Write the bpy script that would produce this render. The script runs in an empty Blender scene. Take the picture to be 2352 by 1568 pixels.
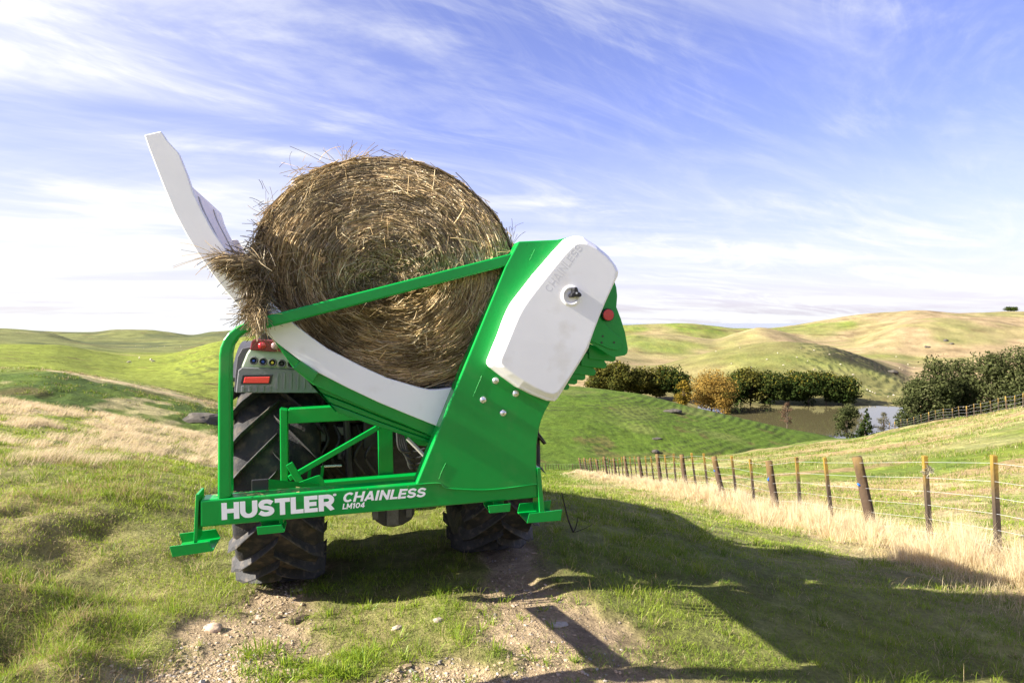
import bpy, bmesh, math, random
import numpy as np
from mathutils import Vector, Matrix
random.seed(7)
RNG = np.random.default_rng(11)
scene = bpy.context.scene
COL = scene.collection
R = math.radians

# ------------------------------------------------------------------ camera, sky, sun, exposure
H = 1.9                      # eye height
F, CX, Y0 = 1568.0, 1176.0, 740.0   # survey scale of the photograph (2352 wide), horizon row
cam_data = bpy.data.cameras.new("camera")
cam = bpy.data.objects.new("camera", cam_data)
COL.objects.link(cam)
cam.location = (0, 0, H)
cam.rotation_euler = (R(90), 0, 0)
cam_data.sensor_width = 36.0
cam_data.lens = 24.0
cam_data.shift_y = -44.0 / 2352.0
cam_data.clip_start = 0.05
cam_data.clip_end = 60000
scene.camera = cam

SUN_AZ = R(-106)              # measured from +Y towards +X
SUN_EL = R(31)
SUN_DIR = Vector((math.sin(SUN_AZ) * math.cos(SUN_EL), math.cos(SUN_AZ) * math.cos(SUN_EL), math.sin(SUN_EL)))
sun_data = bpy.data.lights.new("sun", 'SUN')
sun_data.energy = 5.0
sun_data.angle = R(0.5)
sun_data.color = (1.0, 0.93, 0.80)
sun = bpy.data.objects.new("sun", sun_data)
COL.objects.link(sun)
sun.rotation_euler = SUN_DIR.to_track_quat('Z', 'Y').to_euler()
sun.location = (-60, 40, 60)

scene.view_settings.view_transform = 'Standard'
scene.view_settings.look = 'None'
scene.view_settings.gamma = 1.0
scene.view_settings.use_curve_mapping = False
scene.view_settings.exposure = 1.74

world = bpy.data.worlds.new("World")
scene.world = world
world.use_nodes = True
wn, wl = world.node_tree.nodes, world.node_tree.links
wn.clear()


def N(nodes, t, **kw):
    n = nodes.new(t)
    for k, v in kw.items():
        setattr(n, k, v)
    return n


def build_world():
    out = N(wn, 'ShaderNodeOutputWorld')
    bg = N(wn, 'ShaderNodeBackground')
    bg.inputs['Strength'].default_value = 0.086
    sky = N(wn, 'ShaderNodeTexSky', sky_type='NISHITA')
    sky.sun_disc = False
    sky.sun_elevation = SUN_EL
    sky.sun_rotation = SUN_AZ
    sky.air_density = 1.0
    sky.dust_density = 1.2
    sky.ozone_density = 2.0
    tint = N(wn, 'ShaderNodeMix', data_type='RGBA', blend_type='MULTIPLY')
    tint.inputs['Factor'].default_value = 1.0
    tint.inputs['B'].default_value = (0.66, 0.57, 0.88, 1)
    wl.new(sky.outputs['Color'], tint.inputs['A'])
    tc = N(wn, 'ShaderNodeTexCoord')
    sep = N(wn, 'ShaderNodeSeparateXYZ')
    wl.new(tc.outputs['Generated'], sep.inputs[0])
    # the horizon colour carries on a little below eye level
    cz = N(wn, 'ShaderNodeMath', operation='MAXIMUM'); cz.inputs[1].default_value = 0.012
    wl.new(sep.outputs['Z'], cz.inputs[0])
    cxyz = N(wn, 'ShaderNodeCombineXYZ')
    wl.new(sep.outputs['X'], cxyz.inputs[0]); wl.new(sep.outputs['Y'], cxyz.inputs[1]); wl.new(cz.outputs[0], cxyz.inputs[2])
    wl.new(cxyz.outputs[0], sky.inputs['Vector'])

    def m(op, a, b=None, c=None, clamp=False):
        n = N(wn, 'ShaderNodeMath', operation=op)
        n.use_clamp = clamp
        for i, v in enumerate((a, b, c)):
            if v is None:
                continue
            if isinstance(v, (int, float)):
                n.inputs[i].default_value = v
            else:
                wl.new(v, n.inputs[i])
        return n.outputs[0]
    zc = m('MAXIMUM', sep.outputs['Z'], 0.0)
    den = m('ADD', zc, 0.10)
    u = m('DIVIDE', sep.outputs['X'], den)
    v = m('DIVIDE', sep.outputs['Y'], den)
    cb = N(wn, 'ShaderNodeCombineXYZ')
    wl.new(u, cb.inputs[0]); wl.new(v, cb.inputs[1])

    def layer(scale, rot, loc, detail, dist, rough, lo, hi, nscale=1.0):
        rt = N(wn, 'ShaderNodeMapping', vector_type='TEXTURE')
        rt.inputs['Rotation'].default_value = (0, 0, rot)
        rt.inputs['Location'].default_value = loc
        rt.inputs['Scale'].default_value = scale
        wl.new(cb.outputs[0], rt.inputs['Vector'])
        nz = N(wn, 'ShaderNodeTexNoise')
        nz.inputs['Scale'].default_value = nscale
        nz.inputs['Detail'].default_value = detail
        nz.inputs['Roughness'].default_value = rough
        nz.inputs['Distortion'].default_value = dist
        wl.new(rt.outputs[0], nz.inputs['Vector'])
        mr = N(wn, 'ShaderNodeMapRange')
        mr.interpolation_type = 'SMOOTHSTEP'
        mr.inputs['From Min'].default_value = lo
        mr.inputs['From Max'].default_value = hi
        wl.new(nz.outputs['Fac'], mr.inputs['Value'])
        return mr.outputs[0]
    big = layer((2.6, 1.1, 1), R(28), (0.4, 0.3, 0), 5, 0.7, 0.55, 0.38, 0.72)
    streak = layer((1.7, 0.80, 1), R(38), (1.3, 0.2, 0), 9, 2.6, 0.60, 0.40, 0.70)
    fine = layer((0.9, 0.26, 1), R(56), (0.0, 2.2, 0), 8, 2.4, 0.66, 0.42, 0.85)
    band = layer((4.0, 1.3, 1), R(4), (0.2, 1.1, 0), 7, 0.5, 0.58, 0.40, 0.66)
    # low bands of cloud towards the horizon
    lowm = N(wn, 'ShaderNodeMapRange'); lowm.interpolation_type = 'SMOOTHSTEP'
    lowm.inputs['From Min'].default_value = 0.28; lowm.inputs['From Max'].default_value = 0.03
    wl.new(sep.outputs['Z'], lowm.inputs['Value'])
    sf = m('MULTIPLY', m('ADD', m('MULTIPLY', streak, 0.85), m('MULTIPLY', fine, 0.40)), m('ADD', m('MULTIPLY', big, 0.85), 0.15))
    lowc = m('MULTIPLY', m('ADD', m('MULTIPLY', band, 0.70), 0.38), lowm.outputs[0])
    # veil of cloud thickening towards the sun
    dot = N(wn, 'ShaderNodeVectorMath', operation='DOT_PRODUCT')
    wl.new(tc.outputs['Generated'], dot.inputs[0])
    dot.inputs[1].default_value = (-0.80, 0.58, 0.12)
    veil = N(wn, 'ShaderNodeMapRange'); veil.interpolation_type = 'SMOOTHSTEP'
    veil.inputs['From Min'].default_value = 0.62; veil.inputs['From Max'].default_value = 1.0
    wl.new(dot.outputs['Value'], veil.inputs['Value'])
    fac = m('ADD', m('ADD', m('ADD', sf, 0.05), lowc), m('MULTIPLY', veil.outputs[0], m('ADD', m('MULTIPLY', big, 0.80), 0.14)), clamp=True)
    # unseen cloud added behind the view as fill light for the front faces
    back = N(wn, 'ShaderNodeMapRange'); back.interpolation_type = 'SMOOTHSTEP'
    back.inputs['From Min'].default_value = 0.05; back.inputs['From Max'].default_value = -0.6
    wl.new(sep.outputs['Y'], back.inputs['Value'])
    fac = m('MULTIPLY', m('ADD', fac, m('MULTIPLY', back.outputs[0], 0.15), clamp=True), 0.95)
    ccol = N(wn, 'ShaderNodeMix', data_type='RGBA')
    ccol.inputs['A'].default_value = (3.65, 3.70, 3.80, 1)
    ccol.inputs['B'].default_value = (3.0, 3.0, 3.1, 1)
    wl.new(back.outputs[0], ccol.inputs['Factor'])
    cl = N(wn, 'ShaderNodeMix', data_type='RGBA', blend_type='MIX')
    wl.new(ccol.outputs['Result'], cl.inputs['B'])
    wl.new(fac, cl.inputs['Factor'])
    wl.new(tint.outputs['Result'], cl.inputs['A'])
    wl.new(cl.outputs['Result'], bg.inputs['Color'])
    wl.new(bg.outputs[0], out.inputs['Surface'])


build_world()

# ------------------------------------------------------------------ materials


def base_mat(name):
    mt = bpy.data.materials.new(name)
    mt.use_nodes = True
    nt = mt.node_tree
    nt.nodes.clear()
    out = nt.nodes.new('ShaderNodeOutputMaterial')
    return mt, nt.nodes, nt.links, out


def mat(name, col, rough=0.5, metal=0.0, var=0.12, vscale=6.0, bump=0.0, bscale=60.0, coat=0.0, col2=None, c2lo=0.55, c2hi=0.7, spec=0.5):
    mt, n, l, out = base_mat(name)
    p = n.new('ShaderNodeBsdfPrincipled')
    p.inputs['Roughness'].default_value = rough
    p.inputs['Metallic'].default_value = metal
    p.inputs['Coat Weight'].default_value = coat
    p.inputs['Coat Roughness'].default_value = 0.08
    p.inputs['Specular IOR Level'].default_value = spec
    tc = n.new('ShaderNodeTexCoord')
    nz = n.new('ShaderNodeTexNoise')
    nz.inputs['Scale'].default_value = vscale
    nz.inputs['Detail'].default_value = 6
    nz.inputs['Roughness'].default_value = 0.6
    l.new(tc.outputs['Object'], nz.inputs['Vector'])
    r = n.new('ShaderNodeMapRange')
    r.inputs['From Min'].default_value = 0.3; r.inputs['From Max'].default_value = 0.7
    r.inputs['To Min'].default_value = 1 - var; r.inputs['To Max'].default_value = 1 + var
    l.new(nz.outputs['Fac'], r.inputs['Value'])
    hs = n.new('ShaderNodeMix'); hs.data_type = 'RGBA'; hs.blend_type = 'MULTIPLY'
    hs.inputs['Factor'].default_value = 1
    hs.inputs['A'].default_value = (*col, 1)
    l.new(r.outputs[0], hs.inputs['B'])
    res = hs.outputs['Result']
    if col2:
        nz2 = n.new('ShaderNodeTexNoise')
        nz2.inputs['Scale'].default_value = vscale * 1.7
        nz2.inputs['Detail'].default_value = 8
        l.new(tc.outputs['Object'], nz2.inputs['Vector'])
        r2 = n.new('ShaderNodeMapRange')
        r2.inputs['From Min'].default_value = c2lo; r2.inputs['From Max'].default_value = c2hi
        l.new(nz2.outputs['Fac'], r2.inputs['Value'])
        mx = n.new('ShaderNodeMix'); mx.data_type = 'RGBA'
        mx.inputs['B'].default_value = (*col2, 1)
        l.new(r2.outputs[0], mx.inputs['Factor'])
        l.new(res, mx.inputs['A'])
        res = mx.outputs['Result']
    l.new(res, p.inputs['Base Color'])
    if bump > 0:
        nb = n.new('ShaderNodeTexNoise')
        nb.inputs['Scale'].default_value = bscale
        nb.inputs['Detail'].default_value = 5
        l.new(tc.outputs['Object'], nb.inputs['Vector'])
        b = n.new('ShaderNodeBump')
        b.inputs['Strength'].default_value = min(1.0, bump)
        b.inputs['Distance'].default_value = 0.01
        l.new(nb.outputs['Fac'], b.inputs['Height'])
        l.new(b.outputs[0], p.inputs['Normal'])
    l.new(p.outputs[0], out.inputs['Surface'])
    return mt


def leaf_mat(name, trans=0.35, rough=0.6, gain=1.0, spec=0.0):
    """foliage / straw: colour per vertex, light passes through"""
    mt, n, l, out = base_mat(name)
    a = n.new('ShaderNodeAttribute'); a.attribute_name = 'Col'
    d = n.new('ShaderNodeBsdfDiffuse')
    t = n.new('ShaderNodeBsdfTranslucent')
    g = n.new('ShaderNodeMix'); g.data_type = 'RGBA'; g.blend_type = 'MULTIPLY'
    g.inputs['Factor'].default_value = 1; g.inputs['B'].default_value = (gain, gain, gain, 1)
    l.new(a.outputs['Color'], g.inputs['A'])
    l.new(g.outputs['Result'], d.inputs['Color'])
    l.new(g.outputs['Result'], t.inputs['Color'])
    m = n.new('ShaderNodeMixShader'); m.inputs[0].default_value = trans
    l.new(d.outputs[0], m.inputs[1]); l.new(t.outputs[0], m.inputs[2])
    res = m.outputs[0]
    if spec > 0:
        gl = n.new('ShaderNodeBsdfGlossy'); gl.inputs['Roughness'].default_value = 0.45
        gl.inputs['Color'].default_value = (1, 1, 1, 1)
        m2 = n.new('ShaderNodeMixShader'); m2.inputs[0].default_value = spec
        l.new(res, m2.inputs[1]); l.new(gl.outputs[0], m2.inputs[2])
        res = m2.outputs[0]
    l.new(res, out.inputs['Surface'])
    return mt


def ground_mat():
    mt, n, l, out = base_mat("pasture_ground")
    a = n.new('ShaderNodeAttribute'); a.attribute_name = 'Col'
    tc = n.new('ShaderNodeTexCoord')
    p = n.new('ShaderNodeBsdfPrincipled')
    p.inputs['Roughness'].default_value = 0.95
    p.inputs['Specular IOR Level'].default_value = 0.1
    res = a.outputs['Color']
    hs = []
    for sc, lo, hi in ((0.9, 0.62, 1.38), (6.0, 0.62, 1.38), (0.05, 0.82, 1.18), (38.0, 0.75, 1.25)):
        z = n.new('ShaderNodeTexNoise'); z.inputs['Scale'].default_value = sc
        z.inputs['Detail'].default_value = 8; z.inputs['Roughness'].default_value = 0.68
        l.new(tc.outputs['Object'], z.inputs['Vector'])
        hs.append(z.outputs['Fac'])
        r = n.new('ShaderNodeMapRange')
        r.inputs['From Min'].default_value = 0.3; r.inputs['From Max'].default_value = 0.7
        r.inputs['To Min'].default_value = lo; r.inputs['To Max'].default_value = hi
        l.new(z.outputs['Fac'], r.inputs['Value'])
        mx = n.new('ShaderNodeMix'); mx.data_type = 'RGBA'; mx.blend_type = 'MULTIPLY'
        mx.inputs['Factor'].default_value = 1
        l.new(res, mx.inputs['A']); l.new(r.outputs[0], mx.inputs['B'])
        res = mx.outputs['Result']
    l.new(res, p.inputs['Base Color'])
    b1 = n.new('ShaderNodeBump'); b1.inputs['Strength'].default_value = 0.8; b1.inputs['Distance'].default_value = 0.35
    l.new(hs[0], b1.inputs['Height'])
    b2 = n.new('ShaderNodeBump'); b2.inputs['Strength'].default_value = 0.9; b2.inputs['Distance'].default_value = 0.05
    l.new(hs[1], b2.inputs['Height']); l.new(b1.outputs[0], b2.inputs['Normal'])
    b3 = n.new('ShaderNodeBump'); b3.inputs['Strength'].default_value = 1.0; b3.inputs['Distance'].default_value = 0.012
    l.new(hs[3], b3.inputs['Height']); l.new(b2.outputs[0], b3.inputs['Normal'])
    l.new(b3.outputs[0], p.inputs['Normal'])
    l.new(p.outputs[0], out.inputs['Surface'])
    return mt


def vcol_mat(name, rough=0.9, bump=0.3, bscale=40):
    mt, n, l, out = base_mat(name)
    a = n.new('ShaderNodeAttribute'); a.attribute_name = 'Col'
    p = n.new('ShaderNodeBsdfPrincipled'); p.inputs['Roughness'].default_value = rough
    p.inputs['Specular IOR Level'].default_value = 0.2
    l.new(a.outputs['Color'], p.inputs['Base Color'])
    tc = n.new('ShaderNodeTexCoord')
    nb = n.new('ShaderNodeTexNoise'); nb.inputs['Scale'].default_value = bscale
    l.new(tc.outputs['Object'], nb.inputs['Vector'])
    b = n.new('ShaderNodeBump'); b.inputs['Strength'].default_value = bump; b.inputs['Distance'].default_value = 0.01
    l.new(nb.outputs['Fac'], b.inputs['Height']); l.new(b.outputs[0], p.inputs['Normal'])
    l.new(p.outputs[0], out.inputs['Surface'])
    return mt


M = {}
M['green'] = mat('green_paint', (0.0, 0.275, 0.040), 0.30, var=0.07, vscale=3, coat=0.12, spec=0.35, bump=0.04, bscale=25, col2=(0.10, 0.26, 0.08), c2lo=0.58, c2hi=1.05)
M['white_plastic'] = mat('white_plastic', (0.90, 0.90, 0.90), 0.42, var=0.03, vscale=4, col2=(0.66, 0.62, 0.54), c2lo=0.58, c2hi=1.0)
M['decal'] = mat('white_vinyl', (0.85, 0.85, 0.85), 0.4, var=0.02)
M['emboss'] = mat('embossed_grey', (0.70, 0.70, 0.71), 0.5, var=0.02)
M['black'] = mat('black_plastic', (0.015, 0.015, 0.018), 0.4, var=0.2)
M['dark_metal'] = mat('dark_metal', (0.04, 0.04, 0.042), 0.5, metal=0.4, var=0.4, vscale=12, bump=0.2)
M['grey_metal'] = mat('cast_metal', (0.12, 0.12, 0.12), 0.5, metal=0.6, var=0.4, vscale=10, bump=0.2)
M['chrome'] = mat('zinc_metal', (0.72, 0.75, 0.80), 0.25, metal=0.9, var=0.1)
M['rubber'] = mat('tyre_rubber', (0.016, 0.016, 0.018), 0.8, var=0.3, vscale=9, bump=0.4, bscale=60, col2=(0.12, 0.09, 0.06), c2lo=0.48, c2hi=0.85)
M['lug'] = mat('lug_rubber', (0.028, 0.028, 0.030), 0.75, var=0.3, vscale=14, bump=0.4, bscale=60, col2=(0.15, 0.12, 0.085), c2lo=0.52, c2hi=0.85)
M['rim'] = mat('rim_paint', (0.35, 0.36, 0.34), 0.4, var=0.1)
M['fender_grey'] = mat('grey_mudguard', (0.16, 0.165, 0.18), 0.55, var=0.15, vscale=5, bump=0.1)
M['fender_pale'] = mat('pale_green_panel', (0.36, 0.43, 0.33), 0.5, var=0.12, vscale=5)
M['fender_dark'] = mat('dark_mudguard', (0.07, 0.07, 0.08), 0.6, var=0.15)
M['red_lens'] = mat('red_lens', (0.55, 0.015, 0.02), 0.15, var=0.1, coat=0.6)
M['lamp_red'] = mat('lamp_red_lens', (0.34, 0.012, 0.02), 0.2, var=0.1, coat=0.5)
M['dark_red'] = mat('dark_red_lens', (0.13, 0.006, 0.012), 0.25, var=0.1, coat=0.6)
M['red_reflector'] = mat('red_reflector', (0.75, 0.05, 0.045), 0.25, var=0.08, coat=0.4)
M['clear_lens'] = mat('clear_lens', (0.30, 0.20, 0.20), 0.2, var=0.1, coat=0.6)
M['blue'] = mat('blue_plastic', (0.02, 0.06, 0.35), 0.4, var=0.1)
M['yellow'] = mat('yellow_plastic', (0.65, 0.5, 0.06), 0.4, var=0.1)
M['tractor_body'] = mat('tractor_body_paint', (0.42, 0.48, 0.38), 0.35, var=0.06, coat=0.3)
M['glass'] = mat('dark_cab_glass', (0.03, 0.04, 0.045), 0.06, var=0.05)
M['hose'] = mat('hose_rubber', (0.03, 0.03, 0.03), 0.5, var=0.1)
M['rod'] = mat('pale_grey_rod', (0.5, 0.5, 0.47), 0.4, var=0.1)
M['bale_core'] = mat('packed_hay', (0.13, 0.085, 0.040), 0.95, var=0.5, vscale=14, bump=1.0, bscale=45)  # base colour kept dark to paint the shade in gaps between straws
M['straw'] = leaf_mat('straw', trans=0.12, spec=0.03)
M['grass'] = leaf_mat('grass_blades', trans=0.40, spec=0.012)
M['dry_grass'] = leaf_mat('dry_grass', trans=0.45)
M['leaf'] = leaf_mat('leaves', trans=0.36)
M['ground'] = ground_mat()
M['stone'] = vcol_mat('field_stone', 0.85, 0.4, 30)
M['post'] = vcol_mat('weathered_timber', 0.9, 0.6, 25)
M['wire'] = mat('fence_wire', (0.60, 0.61, 0.62), 0.4, metal=0.3, var=0.05)
M['insul'] = mat('blue_insulator', (0.02, 0.12, 0.50), 0.35, var=0.1)
M['bark'] = mat('bark', (0.10, 0.075, 0.05), 0.9, var=0.3, bump=0.4, bscale=10)
M['sheep'] = mat('sheep_wool', (0.42, 0.37, 0.28), 0.95, var=0.15, vscale=8, bump=0.5, bscale=12)
M['sheep_face'] = mat('sheep_face', (0.45, 0.40, 0.33), 0.9, var=0.15)
M['rock'] = mat('dark_rock', (0.085, 0.075, 0.06), 0.95, var=0.4, vscale=1.2, bump=1.0, bscale=3)
M['twig'] = mat('twig_bark', (0.06, 0.045, 0.035), 0.9, var=0.3)


def water_mat():
    mt, n, l, out = base_mat('lake_water')
    p = n.new('ShaderNodeBsdfPrincipled')
    p.inputs['Base Color'].default_value = (0.085, 0.075, 0.036, 1)
    p.inputs['Roughness'].default_value = 0.06
    p.inputs['IOR'].default_value = 1.22
    tc = n.new('ShaderNodeTexCoord')
    z = n.new('ShaderNodeTexNoise'); z.inputs['Scale'].default_value = 0.6; z.inputs['Detail'].default_value = 4
    l.new(tc.outputs['Object'], z.inputs['Vector'])
    b = n.new('ShaderNodeBump'); b.inputs['Strength'].default_value = 0.05; b.inputs['Distance'].default_value = 0.05
    l.new(z.outputs['Fac'], b.inputs['Height']); l.new(b.outputs[0], p.inputs['Normal'])
    l.new(p.outputs[0], out.inputs['Surface'])
    return mt


M['water'] = water_mat()
M['sea'] = mat('sea_water', (0.14, 0.19, 0.26), 0.12, var=0.1, vscale=0.001)

# ------------------------------------------------------------------ object helpers


def tag(o, label=None, cat=None, group=None, kind=None):
    if label: o['label'] = label
    if cat: o['category'] = cat
    if group: o['group'] = group
    if kind: o['kind'] = kind
    return o


def empty(name, loc, rz=0.0, **kw):
    o = bpy.data.objects.new(name, None)
    COL.objects.link(o)
    o.location = loc
    o.rotation_euler = (0, 0, rz)
    o.empty_display_size = 0.2
    return tag(o, **kw)


def link(name, me, material, parent=None, smooth=None):
    me.materials.clear()
    if material is not None:
        me.materials.append(material)
    o = bpy.data.objects.new(name, me)
    COL.objects.link(o)
    if parent is not None:
        o.parent = parent
    return o


def np_mesh(name, V, faces, col=None, smooth=False):
    """faces: list of int arrays (n,3) / (n,4)"""
    me = bpy.data.meshes.new(name)
    V = np.ascontiguousarray(V, dtype=np.float32).reshape(-1, 3)
    me.vertices.add(len(V))
    me.vertices.foreach_set('co', V.ravel())
    faces = [np.asarray(f, dtype=np.int32) for f in faces if len(f)]
    li = np.concatenate([f.ravel() for f in faces])
    tot = np.concatenate([np.full(len(f), f.shape[1], dtype=np.int32) for f in faces])
    start = np.concatenate([[0], np.cumsum(tot)[:-1]]).astype(np.int32)
    me.loops.add(len(li))
    me.loops.foreach_set('vertex_index', li)
    me.polygons.add(len(tot))
    me.polygons.foreach_set('loop_start', start)
    me.polygons.foreach_set('loop_total', tot)
    me.polygons.foreach_set('use_smooth', np.full(len(tot), bool(smooth)))
    me.update(calc_edges=True)
    if col is not None:
        at = me.color_attributes.new('Col', 'FLOAT_COLOR', 'POINT')
        c = np.ones((len(V), 4), dtype=np.float32)
        c[:, :3] = col
        at.data.foreach_set('color', c.ravel())
    return me


def tubes(paths, rad, sides=3, taper=None, cap=False):
    """paths (n,s,3), rad (n,) -> V, quads, per-vertex strand index"""
    paths = np.asarray(paths, dtype=np.float64)
    n, s, _ = paths.shape
    rad = np.broadcast_to(np.asarray(rad, dtype=np.float64), (n,))
    t = np.gradient(paths, axis=1)
    t /= np.linalg.norm(t, axis=2, keepdims=True) + 1e-12
    ref = np.where(np.abs(t[:, :1, 2:3]) > 0.9, np.array([[[1.0, 0, 0]]]), np.array([[[0, 0, 1.0]]]))
    ref = np.broadcast_to(ref, t.shape)
    a = np.cross(t, ref); a /= np.linalg.norm(a, axis=2, keepdims=True) + 1e-12
    b = np.cross(t, a)
    tp = np.ones(s) if taper is None else np.asarray(taper)
    ang = np.arange(sides) * 2 * np.pi / sides
    rr = rad[:, None, None] * tp[None, :, None]
    V = paths[:, :, None, :] + (rr * np.cos(ang))[..., None] * a[:, :, None, :] + (rr * np.sin(ang))[..., None] * b[:, :, None, :]
    idx = np.arange(n * s * sides).reshape(n, s, sides)
    nx = np.roll(idx, -1, axis=2)
    q = np.stack([idx[:, :-1], nx[:, :-1], nx[:, 1:], idx[:, 1:]], axis=-1).reshape(-1, 4)
    return V.reshape(-1, 3), q, np.repeat(np.arange(n), s * sides)


def bm_obj(name, bm, material, parent=None, bevel=0.0, smooth=False, segs=2, angle=35):
    bmesh.ops.remove_doubles(bm, verts=bm.verts, dist=1e-6)
    bmesh.ops.recalc_face_normals(bm, faces=bm.faces)
    if bevel > 0:
        ed = [e for e in bm.edges if len(e.link_faces) == 2 and e.calc_face_angle(0) > R(angle)]
        bmesh.ops.bevel(bm, geom=ed, offset=bevel, segments=segs, profile=0.5, affect='EDGES', clamp_overlap=True)
    me = bpy.data.meshes.new(name)
    bm.to_mesh(me)
    bm.free()
    if smooth:
        me.polygons.foreach_set('use_smooth', np.ones(len(me.polygons), dtype=bool))
    o = link(name, me, material, parent)
    return o


def add_prism(bm, pts, y0, y1):
    """pts: list of (x,z) outline; extruded along y"""
    a = [bm.verts.new((p[0], y0, p[1])) for p in pts]
    b = [bm.verts.new((p[0], y1, p[1])) for p in pts]
    n = len(pts)
    bm.faces.new(a)
    bm.faces.new(list(reversed(b)))
    for i in range(n):
        j = (i + 1) % n
        bm.faces.new((a[j], a[i], b[i], b[j]))


def add_box(bm, c, s, rot=None):
    m = Matrix.Translation(c)
    if rot is not None:
        m = m @ rot.to_4x4()
    m = m @ Matrix.Diagonal((s[0], s[1], s[2], 1))
    return bmesh.ops.create_cube(bm, size=1.0, matrix=m)['verts']


def add_bar(bm, p, q, w, h, up=(0, 0, 1)):
    """rectangular bar between two points: w sideways, h along 'up'"""
    p, q = Vector(p), Vector(q)
    d = q - p
    x = d.normalized()
    u = Vector(up)
    s = x.cross(u)
    if s.length < 1e-4:
        s = x.cross(Vector((0, 1, 0)))
    s.normalize()
    u = s.cross(x)
    rot = Matrix((x, s, u)).transposed()
    add_box(bm, (p + q) / 2, (d.length, w, h), rot)


def add_cyl(bm, c, axis, r, length, seg=24, r2=None):
    q = Vector(axis).normalized().to_track_quat('Z', 'Y').to_matrix().to_4x4()
    m = Matrix.Translation(c) @ q
    bmesh.ops.create_cone(bm, cap_ends=True, segments=seg, radius1=r, radius2=r if r2 is None else r2, depth=length, matrix=m)


def add_lathe(bm, prof, c, axis='x', seg=48, closed=False):
    """prof: (offset along axis, radius)"""
    rings = []
    for (o, r) in prof:
        ring = []
        for k in range(seg):
            a = 2 * math.pi * k / seg
            ca, sa = r * math.cos(a), r * math.sin(a)
            if axis == 'x':
                ring.append(bm.verts.new((c[0] + o, c[1] + ca, c[2] + sa)))
            elif axis == 'y':
                ring.append(bm.verts.new((c[0] + ca, c[1] + o, c[2] + sa)))
            else:
                ring.append(bm.verts.new((c[0] + ca, c[1] + sa, c[2] + o)))
        rings.append(ring)
    pairs = list(zip(rings[:-1], rings[1:]))
    if closed:
        pairs.append((rings[-1], rings[0]))
    for a, b in pairs:
        for k in range(seg):
            j = (k + 1) % seg
            bm.faces.new((a[k], a[j], b[j], b[k]))
    if not closed:
        bm.faces.new(rings[0]); bm.faces.new(list(reversed(rings[-1])))


def tube_obj(name, pts, r, material, parent=None, sides=8, taper=None, resample=24):
    pts = np.asarray(pts, float)
    if resample:
        pts = catmull(pts, resample)
    V, q, _ = tubes(pts[None], [r], sides, taper=None if taper is None else np.linspace(taper[0], taper[1], len(pts)))
    n = len(pts)
    me = np_mesh(name, V, [q], smooth=True)
    return link(name, me, material, parent)


def catmull(P, n, closed=False):
    P = np.asarray(P, float)
    if closed:
        Q = np.vstack([P[-1:], P, P[:2]])
        segs = len(P)
    else:
        Q = np.vstack([2 * P[0] - P[1], P, 2 * P[-1] - P[-2]])
        segs = len(P) - 1
    t = np.linspace(0, segs, n, endpoint=not closed)
    i = np.minimum(t.astype(int), segs - 1)
    f = (t - i)[:, None]
    p0, p1, p2, p3 = Q[i], Q[i + 1], Q[i + 2], Q[i + 3]
    return 0.5 * (2 * p1 + (p2 - p0) * f + (2 * p0 - 5 * p1 + 4 * p2 - p3) * f ** 2 + (3 * p1 - p0 - 3 * p2 + p3) * f ** 3)


# ------------------------------------------------------------------ noise
def _hash(ix, iy, seed):
    h = (ix.astype(np.int64) * 374761393 + iy.astype(np.int64) * 668265263 + seed * 974634777) & 0xFFFFFFFF
    h = ((h ^ (h >> 13)) * 1274126177) & 0xFFFFFFFF
    return ((h ^ (h >> 16)) & 0xFFFF) / 65535.0


def vnoise(x, y, seed=0):
    x = np.asarray(x, float); y = np.asarray(y, float)
    ix, iy = np.floor(x), np.floor(y)
    fx, fy = x - ix, y - iy
    fx = fx * fx * fx * (fx * (fx * 6 - 15) + 10); fy = fy * fy * fy * (fy * (fy * 6 - 15) + 10)
    a, b = _hash(ix, iy, seed), _hash(ix + 1, iy, seed)
    c, d = _hash(ix, iy + 1, seed), _hash(ix + 1, iy + 1, seed)
    return (a * (1 - fx) + b * fx) * (1 - fy) + (c * (1 - fx) + d * fx) * fy


def fbm(x, y, seed=0, octv=4):
    s, a, t = 0.0, 0.5, 0.0
    for k in range(octv):
        s = s + a * vnoise(x * 2 ** k + 17.3 * k, y * 2 ** k - 9.1 * k, seed + k)
        t += a; a *= 0.55
    return s / t


def sstep(a, b, x):
    t = np.clip((x - a) / (b - a), 0, 1)
    return t * t * (3 - 2 * t)


def lerp(a, b, t):
    return a + (b - a) * t


# ------------------------------------------------------------------ terrain surveyed from the photograph
# every layer: (column, distance, 'y' row) or (column, distance, ('z', height))
def Z(v): return ('z', v)


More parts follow.
